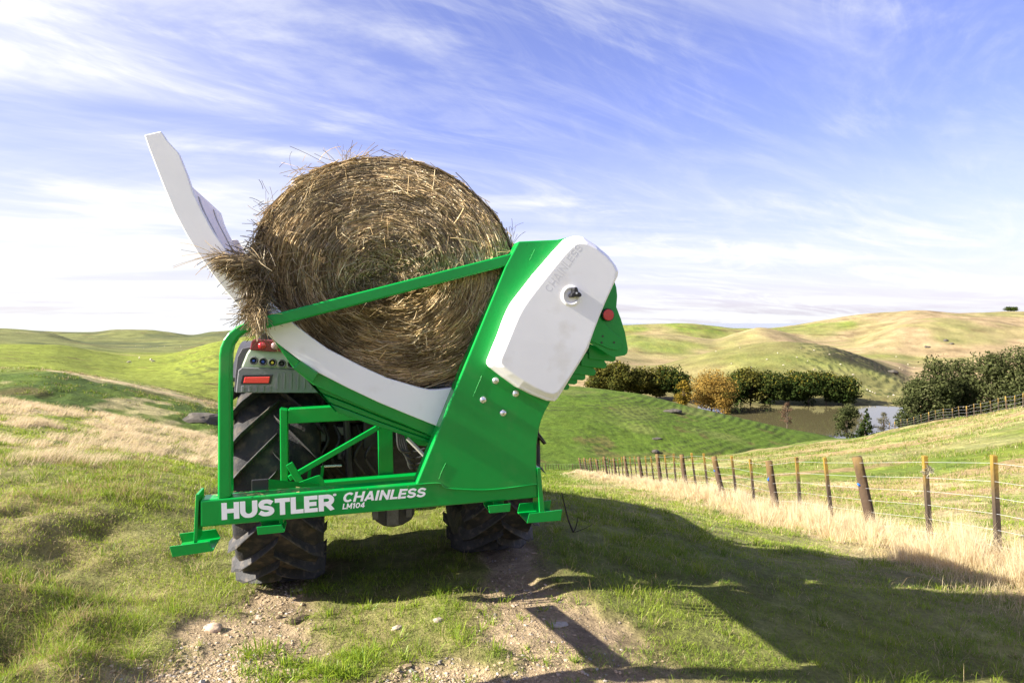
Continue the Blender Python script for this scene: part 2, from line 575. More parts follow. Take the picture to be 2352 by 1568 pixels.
LAYERS = [
    [(-400, .3, Z(.1)), (600, .3, Z(0)), (1176, .3, Z(0)), (2800, .3, Z(-.1))],
    [(-400, 3, Z(.22)), (0, 3, Z(.12)), (400, 3, Z(0)), (1176, 3, Z(0)), (1700, 3, Z(-.13)), (2352, 3, Z(-.33)), (2800, 3, Z(-.5))],
    [(-400, 5.5, Z(.35)), (0, 5.5, Z(.22)), (300, 5.5, Z(.12)), (600, 5.5, Z(0)), (1250, 5.5, Z(.05)), (1600, 5.5, Z(-.15)), (2000, 5.5, Z(-.35)), (2352, 5.5, Z(-.5)), (2800, 5.5, Z(-.6))],
    [(-400, 9, Z(.35)), (0, 9, Z(.15)), (300, 9, Z(-.02)), (600, 9, Z(-.3)), (900, 9, Z(-.3)), (1250, 9, Z(-.35)), (1600, 9, Z(-.75)), (2000, 9, Z(-1.08)), (2352, 9, Z(-1.0)), (2800, 9, Z(-.9))],
    [(-400, 14, Z(.2)), (0, 14, Z(-.1)), (300, 14, Z(-.6)), (500, 14, Z(-1.0)), (900, 14, Z(-1.3)), (1250, 14, Z(-1.5)), (1600, 14, Z(-1.95)), (1790, 14, Z(-2.1)), (2352, 14, Z(-1.9)), (2800, 14, Z(-1.4))],
    [(-400, 20, 870), (0, 20, 920), (250, 21, 957), (500, 22, 1010), (700, 22, 1060), (1000, 22, Z(-3.2)), (1250, 22, Z(-3.4)), (1575, 22, Z(-3.55)), (2000, 22, Z(-3.4)), (2352, 22, Z(-2.7)), (2800, 22, Z(-1.8))],
    [(-400, 38, 930), (0, 38, 960), (250, 38, 995), (500, 38, 1042), (700, 38, 1090), (1000, 38, 1105), (1250, 38, 1108), (1410, 38, 1103), (1600, 38, 1082), (2000, 36, 1040), (2352, 32, 990), (2800, 28, 900)],
    [(-400, 55, 820), (0, 55, 848), (100, 55, 850), (250, 57, 872), (500, 60, 926), (700, 62, 985), (850, 64, 1050), (1000, 66, 1082), (1250, 68, 1080), (1340, 70, 1078), (1600, 82, 1052), (1800, 100, 1026), (1940, 125, 1006), (2050, 100, 986), (2200, 70, 962), (2352, 52, 936), (2800, 45, 850)],
    [(-400, 95, 850), (0, 95, 872), (250, 95, 890), (500, 95, 940), (700, 100, 1000), (850, 120, 1060), (1000, 135, 1085), (1250, 140, 1078), (1340, 142, 1076), (1600, 150, 1072), (1800, 160, 1062), (1940, 168, 1040), (2050, 150, 1030), (2200, 110, 1020), (2352, 90, 1010), (2800, 90, 930)],
    [(-400, 260, 775), (0, 250, 785), (120, 250, 790), (230, 250, 811), (300, 250, 820), (370, 250, 815), (500, 240, 785), (600, 230, 772), (700, 230, 800), (900, 230, 960), (1000, 230, 935), (1150, 232, 897), (1300, 230, 886), (1450, 222, 901), (1600, 212, 936), (1750, 202, 972), (1860, 196, 998), (1940, 190, 1015), (2050, 185, 1026), (2200, 180, 1030), (2352, 170, 1010), (2800, 150, 940)],
    [(-400, 340, 790), (0, 340, 800), (300, 340, 828), (500, 330, 818), (700, 320, 840), (900, 270, 950), (1000, 260, Z(-30)), (1300, 255, Z(-31)), (1550, 250, Z(-31.5)), (1640, 245, Z(-34)), (1720, 240, Z(-36)), (2000, 240, Z(-36)), (2100, 235, Z(-34.5)), (2200, 225, Z(-30)), (2352, 220, Z(-25)), (2800, 200, Z(-20))],
    [(-400, 450, 780), (0, 450, 790), (200, 450, 802), (300, 450, 813), (420, 450, 813), (500, 450, 802), (700, 420, 840), (900, 320, 940), (1000, 300, Z(-30.5)), (1550, 290, Z(-31)), (1640, 288, Z(-33.6)), (1720, 286, Z(-34.6)), (2000, 283, Z(-34.6)), (2080, 282, Z(-34)), (2150, 290, Z(-29)), (2352, 290, Z(-24)), (2800, 280, Z(-15))],
    [(-400, 560, 765), (0, 560, 773), (200, 560, 792), (300, 560, 803), (420, 560, 806), (500, 560, 798), (700, 500, 820), (900, 400, 900), (1000, 330, Z(-29)), (1550, 320, Z(-29)), (1720, 304, Z(-31.6)), (2000, 299, Z(-31.6)), (2080, 299, Z(-31)), (2150, 320, Z(-27)), (2352, 330, Z(-20)), (2800, 320, Z(-8))],
    [(-400, 700, 752), (0, 700, 757), (100, 700, 761), (200, 680, 788), (300, 650, 797), (500, 650, 792), (700, 620, 810), (900, 500, 850), (1000, 420, 862), (1300, 410, 848), (1400, 410, 846), (1500, 420, 845), (1580, 425, 825), (1650, 430, 805), (1750, 430, 788), (1800, 430, 784), (1870, 430, 788), (1930, 428, 800), (2000, 424, 825), (2060, 420, 852), (2100, 420, 868), (2200, 430, 862), (2352, 440, 842), (2800, 440, 800)],
    [(-400, 800, 770), (0, 800, 775), (200, 800, 790), (300, 800, 791), (500, 800, 787), (700, 760, 800), (1000, 560, 850), (1400, 560, 822), (1500, 560, 835), (1650, 560, 830), (1800, 560, 822), (1930, 560, 822), (2000, 560, 822), (2060, 560, 826), (2100, 560, 832), (2200, 570, 818), (2352, 590, 800), (2800, 590, 770)],
    [(-400, 880, 760), (0, 880, 765), (200, 880, 778), (300, 880, 778), (500, 880, 775), (700, 860, 790), (1000, 740, 800), (1400, 740, 778), (1470, 740, 766), (1540, 740, 768), (1600, 740, 776), (1640, 740, 780), (1690, 740, 767), (1745, 740, 752), (1800, 740, 763), (1850, 740, 780), (1900, 740, 788), (1960, 740, 784), (2010, 740, 766), (2082, 740, 738), (2150, 740, 731), (2250, 740, 735), (2352, 740, 743), (2500, 740, 738), (2800, 740, 735)],
    [(-400, 960, 768), (0, 960, 772), (200, 960, 780), (300, 960, 778), (500, 960, 778), (700, 940, 790), (1000, 840, 800), (1400, 840, 790), (1470, 840, 786), (1540, 840, 782), (1600, 840, 786), (1640, 840, 790), (1690, 840, 784), (1745, 840, 774), (1800, 840, 782), (1850, 840, 786), (1900, 840, 786), (1960, 840, 786), (2010, 840, 772), (2082, 840, 745), (2150, 840, 739), (2250, 840, 742), (2352, 840, 749), (2500, 840, 742), (2800, 840, 740)],
    [(-400, 1100, 748), (0, 1100, 754), (120, 1100, 762), (200, 1100, 764), (280, 1100, 757), (330, 1100, 757), (400, 1100, 764), (440, 1100, 769), (490, 1100, 762), (560, 1100, 758), (700, 1100, 765), (1000, 1000, 760), (1250, 1000, 750), (1430, 1000, 746), (1500, 1000, 743), (1550, 1000, 742), (1620, 1000, 747), (1700, 1000, 755), (1760, 1050, 753), (1820, 1100, 747), (1900, 1100, 734), (1980, 1100, 722), (2050, 1100, 717), (2110, 1100, 713), (2200, 1100, 718), (2352, 1100, 716), (2800, 1100, 720)],
    [(-400, 1900, Z(-62)), (2800, 1900, Z(-62))],
    [(-400, 4000, Z(-90)), (2800, 4000, Z(-90))],
]


def pchip(xk, yk, x):
    xk = np.asarray(xk, float); yk = np.asarray(yk, float)
    h = np.diff(xk); dl = np.diff(yk) / h
    m = np.zeros_like(yk)
    if len(xk) > 2:
        w1 = 2 * h[1:] + h[:-1]; w2 = h[1:] + 2 * h[:-1]
        ok = dl[:-1] * dl[1:] > 0
        with np.errstate(divide='ignore', invalid='ignore'):
            v = (w1 + w2) / (w1 / dl[:-1] + w2 / dl[1:])
        m[1:-1] = np.where(ok, v, 0)
    m[0], m[-1] = dl[0], dl[-1]
    i = np.clip(np.searchsorted(xk, x) - 1, 0, len(xk) - 2)
    t = (x - xk[i]) / h[i]
    t2, t3 = t * t, t * t * t
    return (2 * t3 - 3 * t2 + 1) * yk[i] + (t3 - 2 * t2 + t) * h[i] * m[i] + (-2 * t3 + 3 * t2) * yk[i + 1] + (t3 - t2) * h[i] * m[i + 1]


PXC = np.arange(-400, 2801, 4.0)
TH_IN = np.arctan((PXC - CX) / F)
NL = len(LAYERS)
LR = np.zeros((len(PXC), NL)); LZ = np.zeros((len(PXC), NL))
for k, L in enumerate(LAYERS):
    xs = [p[0] for p in L]; ds = [p[1] for p in L]
    zs = [(p[2][1] if isinstance(p[2], tuple) else H - (p[2] - Y0) / F * p[1]) for p in L]
    d = pchip(xs, ds, PXC); z = pchip(xs, zs, PXC)
    LR[:, k] = np.log(d / np.cos(TH_IN)); LZ[:, k] = z
rows = np.concatenate([np.exp(np.arange(math.log(.32), math.log(2.4), .04)), np.exp(np.arange(math.log(2.4), math.log(330), .0065)), np.exp(np.arange(math.log(330), math.log(3990), .011)), [3995.0]])
LROW = np.log(rows)
TAB = np.stack([pchip(LR[c], LZ[c], LROW) for c in range(len(PXC))])   # columns x rows
left_out = np.arange(-180, math.degrees(TH_IN[0]) - 2, 4.0)
right_out = np.arange(math.degrees(TH_IN[-1]) + 3, 180, 4.0)
THETA = np.concatenate([np.radians(left_out), TH_IN, np.radians(right_out)])


def base_height(th, lr):
    """bilinear look-up of the surveyed table"""
    px = CX + F * np.tan(np.clip(th, TH_IN[0], TH_IN[-1]))
    c = np.clip((px + 400) / 4.0, 0, len(PXC) - 1.001)
    ci = c.astype(int); cf = c - ci
    r = np.clip(np.interp(lr, LROW, np.arange(len(LROW))), 0, len(LROW) - 1.001)
    ri = r.astype(int); rf = r - ri
    return (TAB[ci, ri] * (1 - cf) + TAB[ci + 1, ri] * cf) * (1 - rf) + (TAB[ci, ri + 1] * (1 - cf) + TAB[ci + 1, ri + 1] * cf) * rf


def px_of(x, y):
    return CX + F * np.tan(np.clip(np.arctan2(x, y), -1.2, 1.2))


TRACKS = []


def gp(px, py, z=0.0):
    d = (H - z) * F / (py - Y0)
    return ((px - CX) / F * d, d)


for line in ([(700, 1300, .16), (655, 1350, .20), (605, 1410, .30), (545, 1465, .44), (490, 1560, .58), (420, 1800, .7)],
             [(1140, 1225, .22), (1165, 1310, .26), (1205, 1400, .32), (1255, 1480, .42), (1300, 1568, .50), (1370, 1750, .6)],
             [(300, 1590, .22), (470, 1540, .30), (640, 1540, .22)],
             [(860, 1580, .16), (1000, 1545, .20), (1180, 1560, .22)]):
    TRACKS.append(([gp(p[0], p[1]) for p in line], [p[2] for p in line]))


def track_mask(x, y, grow=1.0):
    out = np.zeros_like(x)
    nz = (fbm(x * 2.6, y * 2.6, 5, 4) - .52) * 1.7
    for pts, w in TRACKS:
        best = np.zeros_like(x)
        for (ax, ay), (bx, by), w0, w1 in zip(pts[:-1], pts[1:], w[:-1], w[1:]):
            dx, dy = bx - ax, by - ay
            t = np.clip(((x - ax) * dx + (y - ay) * dy) / (dx * dx + dy * dy), 0, 1)
            ww = w0 + (w1 - w0) * t
            dm = np.hypot(x - ax - t * dx, y - ay - t * dy)
            best = np.maximum(best, sstep(1.3, .6, dm / (ww * grow) + nz * 1.25))
        out = np.maximum(out, best)
    return out


def fence_x(y):
    return np.interp(y, [2, 7.6, 30, 46, 58], [5.43, 5.45, 5.6, 5.68, 5.66])


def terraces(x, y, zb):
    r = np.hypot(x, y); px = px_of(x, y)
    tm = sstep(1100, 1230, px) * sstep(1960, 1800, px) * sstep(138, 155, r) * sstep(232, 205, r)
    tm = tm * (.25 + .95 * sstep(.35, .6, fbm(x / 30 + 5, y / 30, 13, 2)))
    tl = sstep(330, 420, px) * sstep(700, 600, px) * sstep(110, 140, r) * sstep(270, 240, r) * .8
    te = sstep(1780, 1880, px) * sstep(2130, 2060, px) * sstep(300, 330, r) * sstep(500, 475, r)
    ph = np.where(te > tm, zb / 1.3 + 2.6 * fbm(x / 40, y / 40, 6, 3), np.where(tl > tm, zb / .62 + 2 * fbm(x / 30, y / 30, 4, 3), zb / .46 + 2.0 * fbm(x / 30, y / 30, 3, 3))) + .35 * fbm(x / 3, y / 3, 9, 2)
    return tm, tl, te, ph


def height(x, y):
    x = np.asarray(x, float); y = np.asarray(y, float)
    r = np.hypot(x, y) + 1e-6
    th = np.arctan2(x, y)
    z = base_height(th, np.log(r))
    zb = z.copy()
    px = px_of(x, y)
    for i, lam in enumerate((.35, .9, 2.5, 7.0, 22.0, 70.0)):
        msk = sstep(lam * 2.2, lam * 6, r) * sstep(lam * 900, lam * 300, r)
        amp = lam * (.05 if lam < 1 else .022)
        z = z + msk * amp * (fbm(x / lam, y / lam, 31 + i, 2) - .5) * 2
    # tussocky bank at the left
    bank = sstep(420, 150, px) * sstep(3.2, 4.2, r) * sstep(9, 6, r)
    z = z + bank * (.24 * (fbm(x * 1.0, y * 1.0, 77, 3) - .48) + .15 * (fbm(x * 3.1, y * 3.1, 78, 2) - .5))
    edge = x + 1.1 * (fbm(x * .9 + 3, y * .9, 79, 3) - .5)
    z = z + .16 * sstep(-2.6, -3.7, edge) * sstep(2.2, 3.2, y) * sstep(11, 7, y)
    # stock terracettes along the slopes
    tm, tl, te, ph = terraces(x, y, zb)
    wv = np.sin(2 * np.pi * ph) + .4 * np.sin(4 * np.pi * ph + .8)
    z = z + (tm * .10 + tl * .10 + te * .24) * wv
    # slips / hollows in the dark bank, left
    bk = sstep(620, 500, px) * sstep(-100, 80, px) * sstep(36, 44, r) * sstep(62, 54, r)
    z = z - bk * .25 * sstep(.5, .72, fbm(x / 5, y / 5, 55, 3))
    # wheel ruts
    z = z - .035 * track_mask(x, y) * sstep(8, 6, r)
    return z


C = lambda *a: np.array(a, float)
G_DEEP, G_MID, G_YEL = C(.038, .078, .010), C(.082, .148, .015), C(.170, .212, .020)
STRAW, BEIGE, BROWN, DIRT = C(.46, .37, .20), C(.285, .215, .115), C(.13, .085, .042), C(.35, .265, .165)


def dryness(x, y):
    r = np.hypot(x, y); px = px_of(x, y)
    n1 = fbm(x / 1.1, y / 1.7, 21, 4); n2 = fbm(x / 6, y / 4, 22, 3)
    near = .09 + .50 * sstep(.52, .70, n1) * sstep(5, 9, r)
    near = near + .66 * sstep(600, 500, px) * sstep(6.5, 13, r) * sstep(.37, .58, .5 * n1 + .5 * n2 + .06 * sstep(14, 19, r))
    near = near + .20 * sstep(620, 420, px) * sstep(4.2, 6.5, r) * sstep(10, 7.5, r) * sstep(.40, .62, fbm(x / 1.3, y / .9, 86, 3))
    fx = np.abs(x - fence_x(y) + .35)
    fstrip = sstep(1.35, .45, fx + (n1 - .5) * 1.1) * sstep(1200, 1300, px) * sstep(60, 50, y)
    near = np.maximum(near, fstrip)
    near = near + .35 * sstep(1180, 1300, px) * sstep(14, 26, r) * sstep(.35, .6, n1)
    near = near + .25 * sstep(6, 12, r) * sstep(1300, 1500, px)
    d = near * sstep(30, 24, r)
    rp = sstep(24, 30, r) * sstep(135, 115, r) * sstep(1250, 1400, px)
    d = d + rp * (.08 + .38 * sstep(.45, .65, fbm(x / 9, y / 6, 23, 4)))
    lb = sstep(24, 30, r) * sstep(76, 71, r) * sstep(900, 700, px)
    d = d + lb * (.05 + .55 * sstep(.62, .75, fbm(x / 3, y / 3, 24, 3)))
    path = lb * np.exp(-((r - np.interp(px, [-400, 0, 250, 500], [77, 68, 65.3, 64.6])) / 1.5) ** 2) * sstep(60, 130, px)
    d = np.maximum(d, path)
    ml = sstep(62, 70, r) * sstep(900, 700, px)
    d = d + ml * (.12 + .20 * sstep(500, 700, r) + .35 * sstep(.55, .75, fbm(x / 60, y / 60, 25, 4)) * sstep(300, 420, r))
    mr = sstep(125, 140, r) * sstep(900, 1100, px) * sstep(262, 245, r)
    d = d + mr * (.03 + .14 * sstep(.5, .75, fbm(x / 18, y / 12, 26, 4)))
    hr = sstep(262, 285, r) * sstep(1000, 1200, px)
    far = sstep(560, 700, r)
    d = d + hr * (.80 + .35 * (fbm(x / 45, y / 45, 27, 4) - .5) * 2 + .30 * sstep(1950, 2200, px) - far * .42 * sstep(.47, .62, fbm(x / 110, y / 110 + 4, 28, 3)) - .12 * far * sstep(1950, 1500, px))
    return np.clip(d, 0, 1)


def ground_colour(x, y):
    r = np.hypot(x, y); px = px_of(x, y)
    d = dryness(x, y)[:, None]
    n = fbm(x / 2.3, y / 2.3, 41, 3); nb = fbm(x / 40, y / 40, 42, 3)
    g = lerp(G_MID, G_YEL, np.clip(.3 + 1.4 * (n - .5) + .8 * (nb - .5), 0, 1)[:, None])
    g = lerp(g, G_YEL * 1.08, (sstep(62, 80, r) * sstep(900, 700, px) * .75)[:, None])
    lb = sstep(24, 30, r) * sstep(68, 63, r) * sstep(900, 700, px)
    g = lerp(g, G_DEEP, (lb * (.65 + .35 * sstep(.45, .6, fbm(x / 4, y / 3, 43, 3))))[:, None])  # deep green bank, with its shaded slope put into the colour
    mr = sstep(125, 140, r) * sstep(900, 1100, px) * sstep(262, 245, r)
    g = lerp(g, G_MID * .72, (mr * .85)[:, None])
    s = lerp(STRAW, BEIGE, (sstep(60, 200, r))[:, None])
    mound = sstep(300, 315, r) * sstep(508, 492, r) * sstep(1380, 1500, px) * sstep(2110, 2070, px)
    s = lerp(s, C(.19, .165, .066), (mound * .9)[:, None])
    c = lerp(g, s, d)
    c = lerp(c, C(.115, .125, .05), (sstep(480, 620, r) * sstep(900, 700, px) * .75)[:, None])  # greyer olive: haze over the far left hills put into the colour
    # bare / dark soil scraps on the slopes
    sc = sstep(.66, .76, fbm(x / 7, y / 5, 44, 4)) * sstep(30, 40, r) * sstep(500, 300, r) * .55
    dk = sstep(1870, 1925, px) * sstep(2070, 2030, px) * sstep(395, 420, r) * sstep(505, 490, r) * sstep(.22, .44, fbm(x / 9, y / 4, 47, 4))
    far_dk = sstep(560, 640, r) * sstep(.66, .74, fbm(x / 40, y / 25, 48, 4)) * .5
    rp = sstep(12, 16, r) * sstep(110, 90, r) * sstep(1400, 1600, px) * sstep(.50, .64, fbm(x / 7, y / 2.2, 45, 4)) * .75
    c = lerp(c, BROWN * .9, np.maximum(sc, far_dk)[:, None])
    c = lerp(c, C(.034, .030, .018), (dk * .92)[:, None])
    c = lerp(c, DIRT * C(.95, .85, .72), rp[:, None])
    bank = sstep(380, 150, px) * sstep(3.6, 4.2, r) * sstep(8, 6.2, r) * sstep(.5, .64, fbm(x * 1.1, y * 1.1, 46, 3))
    c = lerp(c, BROWN * 1.4, (bank * .35)[:, None])
    # terracette risers darkened in colour: bare soil plus painted shade lines
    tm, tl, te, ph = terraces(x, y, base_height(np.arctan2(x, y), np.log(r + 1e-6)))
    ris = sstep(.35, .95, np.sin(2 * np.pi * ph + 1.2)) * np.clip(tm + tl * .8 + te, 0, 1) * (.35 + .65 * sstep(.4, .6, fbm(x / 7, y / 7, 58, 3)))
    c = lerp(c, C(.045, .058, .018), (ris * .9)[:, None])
    mott = sstep(60, 90, r) * sstep(.45, .75, fbm(x / 2.2, y / 2.2, 59, 4)) * sstep(420, 300, r)
    c = lerp(c, c * .72, mott[:, None])
    fm = (sstep(280, 330, r) * (fbm(x / 16, y / 10, 68, 5) - .5) * 1.0)[:, None]
    c = c * (1 + fm)
    lf = sstep(480, 620, r) * sstep(900, 700, px) * sstep(.46, .62, fbm(x / 75 + 3, y / 45, 60, 4))
    c = lerp(c, C(.062, .075, .035), (lf * .75)[:, None])  # dark patches painted in place of shading on the far left slopes
    # thin soil under the near sward
    c = lerp(c, c * .6 + lerp(BROWN, STRAW * .8, fbm(x * 2.7, y * 2.7, 67, 3)[:, None]) * .4, (sstep(14, 8, r) * .9)[:, None])
    tw = track_mask(x, y, 1.9) * sstep(8, 6.5, r)
    c = lerp(c, DIRT * C(.80, .78, .66), (tw * .35)[:, None])
    t = track_mask(x, y) * sstep(8, 6.5, r)
    dv = DIRT * (0.8 + .4 * fbm(x * 7, y * 7, 49, 4))[:, None]
    c = lerp(c, dv, t[:, None])
    return c


def build_terrain():
    nt, nr = len(THETA), len(rows)
    T, RR = np.meshgrid(THETA, rows, indexing='ij')
    X = (RR * np.sin(T)).ravel(); Y = (RR * np.cos(T)).ravel()
    ZZ = height(X, Y)
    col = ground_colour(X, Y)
    V = np.stack([X, Y, ZZ], 1)
    V = np.vstack([V, [[0, 0, 0.0]]])
    col = np.vstack([col, col[:1]])
    idx = np.arange(nt * nr).reshape(nt, nr)
    nx = np.roll(idx, -1, axis=0)
    q = np.stack([idx[:, :-1], nx[:, :-1], nx[:, 1:], idx[:, 1:]], -1).reshape(-1, 4)[:, ::-1]
    tri = np.stack([idx[:, 0], np.full(nt, nt * nr), nx[:, 0]], 1)[:, ::-1]
    me = np_mesh('terrain', V, [q, tri], col, smooth=True)
    return tag(link('terrain', me, M['ground']), kind='structure')


build_terrain()


def hz(x, y):
    return float(height(np.array([x]), np.array([y]))[0])


def ray_ground(px, py, d0=2.0, d1=1500.0):
    """where the sight line of a photo point meets the ground"""
    d = np.exp(np.linspace(math.log(d0), math.log(d1), 6000))
    x = (px - CX) / F * d
    z = H - (py - Y0) / F * d
    g = height(x, d)
    k = np.argmax(g > z)
    if g[k] <= z[k]:
        k = len(d) - 1
    return x[k], d[k], g[k]


def flat_sheet(name, pts, z, material, kind='structure'):
    bm = bmesh.new()
    bm.faces.new([bm.verts.new((p[0], p[1], z)) for p in pts])
    o = bm_obj(name, bm, material)
    return tag(o, kind=kind)


LAKE_Z = -33.0
lake_pts = [((px - CX) / F * d, d) for px, d in ((1500, 198), (1620, 202), (1760, 200), (1900, 192), (2040, 190), (2150, 200), (2180, 240), (2170, 285), (2100, 300), (1950, 303), (1700, 305), (1560, 300), (1500, 260))]
flat_sheet('lake', lake_pts, LAKE_Z, M['water'])
flat_sheet('sea', [(45000 * math.sin(a), 45000 * math.cos(a)) for a in np.linspace(.12, 1.4, 40)] + [(1600 * math.sin(a), 1600 * math.cos(a)) for a in np.linspace(1.4, .12, 40)], -58.0, M['sea'])

# ------------------------------------------------------------------ machine frame (yawed end frame of the feeder)
YAW = R(14)
MO = np.array([-1.42, 3.15, 0.0])
UX = np.array([math.cos(YAW), math.sin(YAW), 0]); VY = np.array([-math.sin(YAW), math.cos(YAW), 0])
CAMP = np.array([0, 0, H])


def loc(px, py, ly=0.0):
    r = np.array([(px - CX) / F, 1.0, (Y0 - py) / F])
    t = (ly + MO @ VY - CAMP @ VY) / (r @ VY)
    p = CAMP + t * r - MO
    return Vector((float(p @ UX), ly, float(p[2])))


def lx(pts, ly=0.0):
    return [(loc(p[0], p[1], ly).x, loc(p[0], p[1], ly).z) for p in pts]


def frame_empty(name, local, **kw):
    w = MO + UX * local[0] + VY * local[1]
    return empty(name, (w[0], w[1], local[2]), YAW, **kw)


def _arc(cx, cy, rx, ry, a0, a1, n=10):
    return [(cx + rx * math.cos(R(a)), cy + ry * math.sin(R(a))) for a in np.linspace(a0, a1, n)]


LETTERS = {   # heavy letters as centre lines: (advance, [strokes])
    'H': (.92, [[(.13, 0), (.13, 1)], [(.74, 0), (.74, 1)], [(.13, .5), (.74, .5)]]),
    'U': (.92, [[(.13, 1), (.13, .42)] + _arc(.435, .42, .305, .31, 180, 360, 12) + [(.74, .42), (.74, 1)]]),
    'S': (.84, [[(.70, .76)] + _arc(.40, .70, .27, .19, 40, 250, 12) + _arc(.40, .305, .28, .19, 70, -140, 12) + [(.07, .26)]]),
    'T': (.82, [[(.0, .885), (.78, .885)], [(.39, 0), (.39, .9)]]),
    'L': (.70, [[(.13, 0), (.13, 1)], [(.13, .115), (.66, .115)]]),
    'E': (.76, [[(.13, 0), (.13, 1)], [(.13, .115), (.70, .115)], [(.13, .5), (.64, .5)], [(.13, .885), (.70, .885)]]),
    'R': (.88, [[(.13, 0), (.13, 1)], [(.13, .885), (.45, .885)] + _arc(.45, .66, .24, .225, 85, -90, 10) + [(.13, .435)], [(.42, .45), (.72, .0)]]),
    'C': (.88, [_arc(.44, .5, .33, .385, 42, 318, 22)]),
    'A': (.90, [[(.10, 0), (.42, .98)], [(.42, .98), (.76, 0)], [(.20, .27), (.66, .27)]]),
    'I': (.36, [[(.15, 0), (.15, 1)]]),
    'N': (.92, [[(.13, 0), (.13, 1)], [(.74, 0), (.74, 1)], [(.13, .92), (.74, .08)]]),
    'M': (1.06, [[(.13, 0), (.13, 1)], [(.86, 0), (.86, 1)], [(.15, .92), (.5, .25)], [(.5, .25), (.84, .92)]]),
    '1': (.52, [[(.30, 0), (.30, 1)], [(.06, .74), (.30, .90)]]),
    '0': (.88, [_arc(.42, .5, .30, .385, 0, 360, 26)]),
    '4': (.86, [[(.56, 0), (.56, 1)], [(.54, .92), (.10, .30)], [(.06, .27), (.80, .27)]]),
    '.': (.3, [_arc(.15, .5, .12, .4, 0, 360, 14), [(.15, .3), (.15, .7)]]),
}


def place_text(name, body, p0, p1, ptop, material, parent, shear=0.0, bold=.235, extrude=0.002, ly=-0.003):
    """lettering in the machine plane: baseline p0->p1 (photo points), cap height up to ptop"""
    a, b, c = loc(*p0, ly), loc(*p1, ly), loc(*ptop, ly)
    ux = (b - a); Lw = ux.length; ux.normalize()
    up = Vector((-ux.z, 0, ux.x))
    hgt = (c - a).dot(up)
    tot = sum(LETTERS[ch][0] for ch in body) - .06
    sx = Lw / (tot + shear)
    bm = bmesh.new()
    x = 0.0; dz = 0
    for ch in body:
        adv, strokes = LETTERS[ch]
        for st in strokes:
            q = np.array(st, float)
            tv = np.gradient(q, axis=0); tv /= np.linalg.norm(tv, axis=1, keepdims=True) + 1e-9
            nv = np.stack([-tv[:, 1], tv[:, 0]], 1)
            wd = bold * (.5 + 0.04 * np.abs(tv[:, 1]))[:, None]
            lo, hi = q - nv * wd, q + nv * wd
            dz += 1
            yo = -.00004 * (dz % 5)
            vs = []
            for pt in (lo, hi):
                row_ = []
                for (u_, v_) in pt:
                    v_ = min(max(v_, 0.0), 1.0)
                    pp = a + ux * ((x + u_ + shear * v_) * sx) + up * (v_ * hgt)
                    row_.append((bm.verts.new((pp.x, ly - extrude + yo, pp.z)), bm.verts.new((pp.x, ly + extrude * .4, pp.z))))
                vs.append(row_)
            lo_, hi_ = vs
            for i in range(len(q) - 1):
                bm.faces.new((lo_[i][0], lo_[i + 1][0], hi_[i + 1][0], hi_[i][0]))
                bm.faces.new((lo_[i][0], lo_[i][1], lo_[i + 1][1], lo_[i + 1][0]))
                bm.faces.new((hi_[i][0], hi_[i + 1][0], hi_[i + 1][1], hi_[i][1]))
            for i in (0, len(q) - 1):
                bm.faces.new((lo_[i][0], hi_[i][0], hi_[i][1], lo_[i][1]))
        x += adv
    me = bpy.data.meshes.new(name)
    bm.to_mesh(me); bm.free()
    return link(name, me, material, parent)


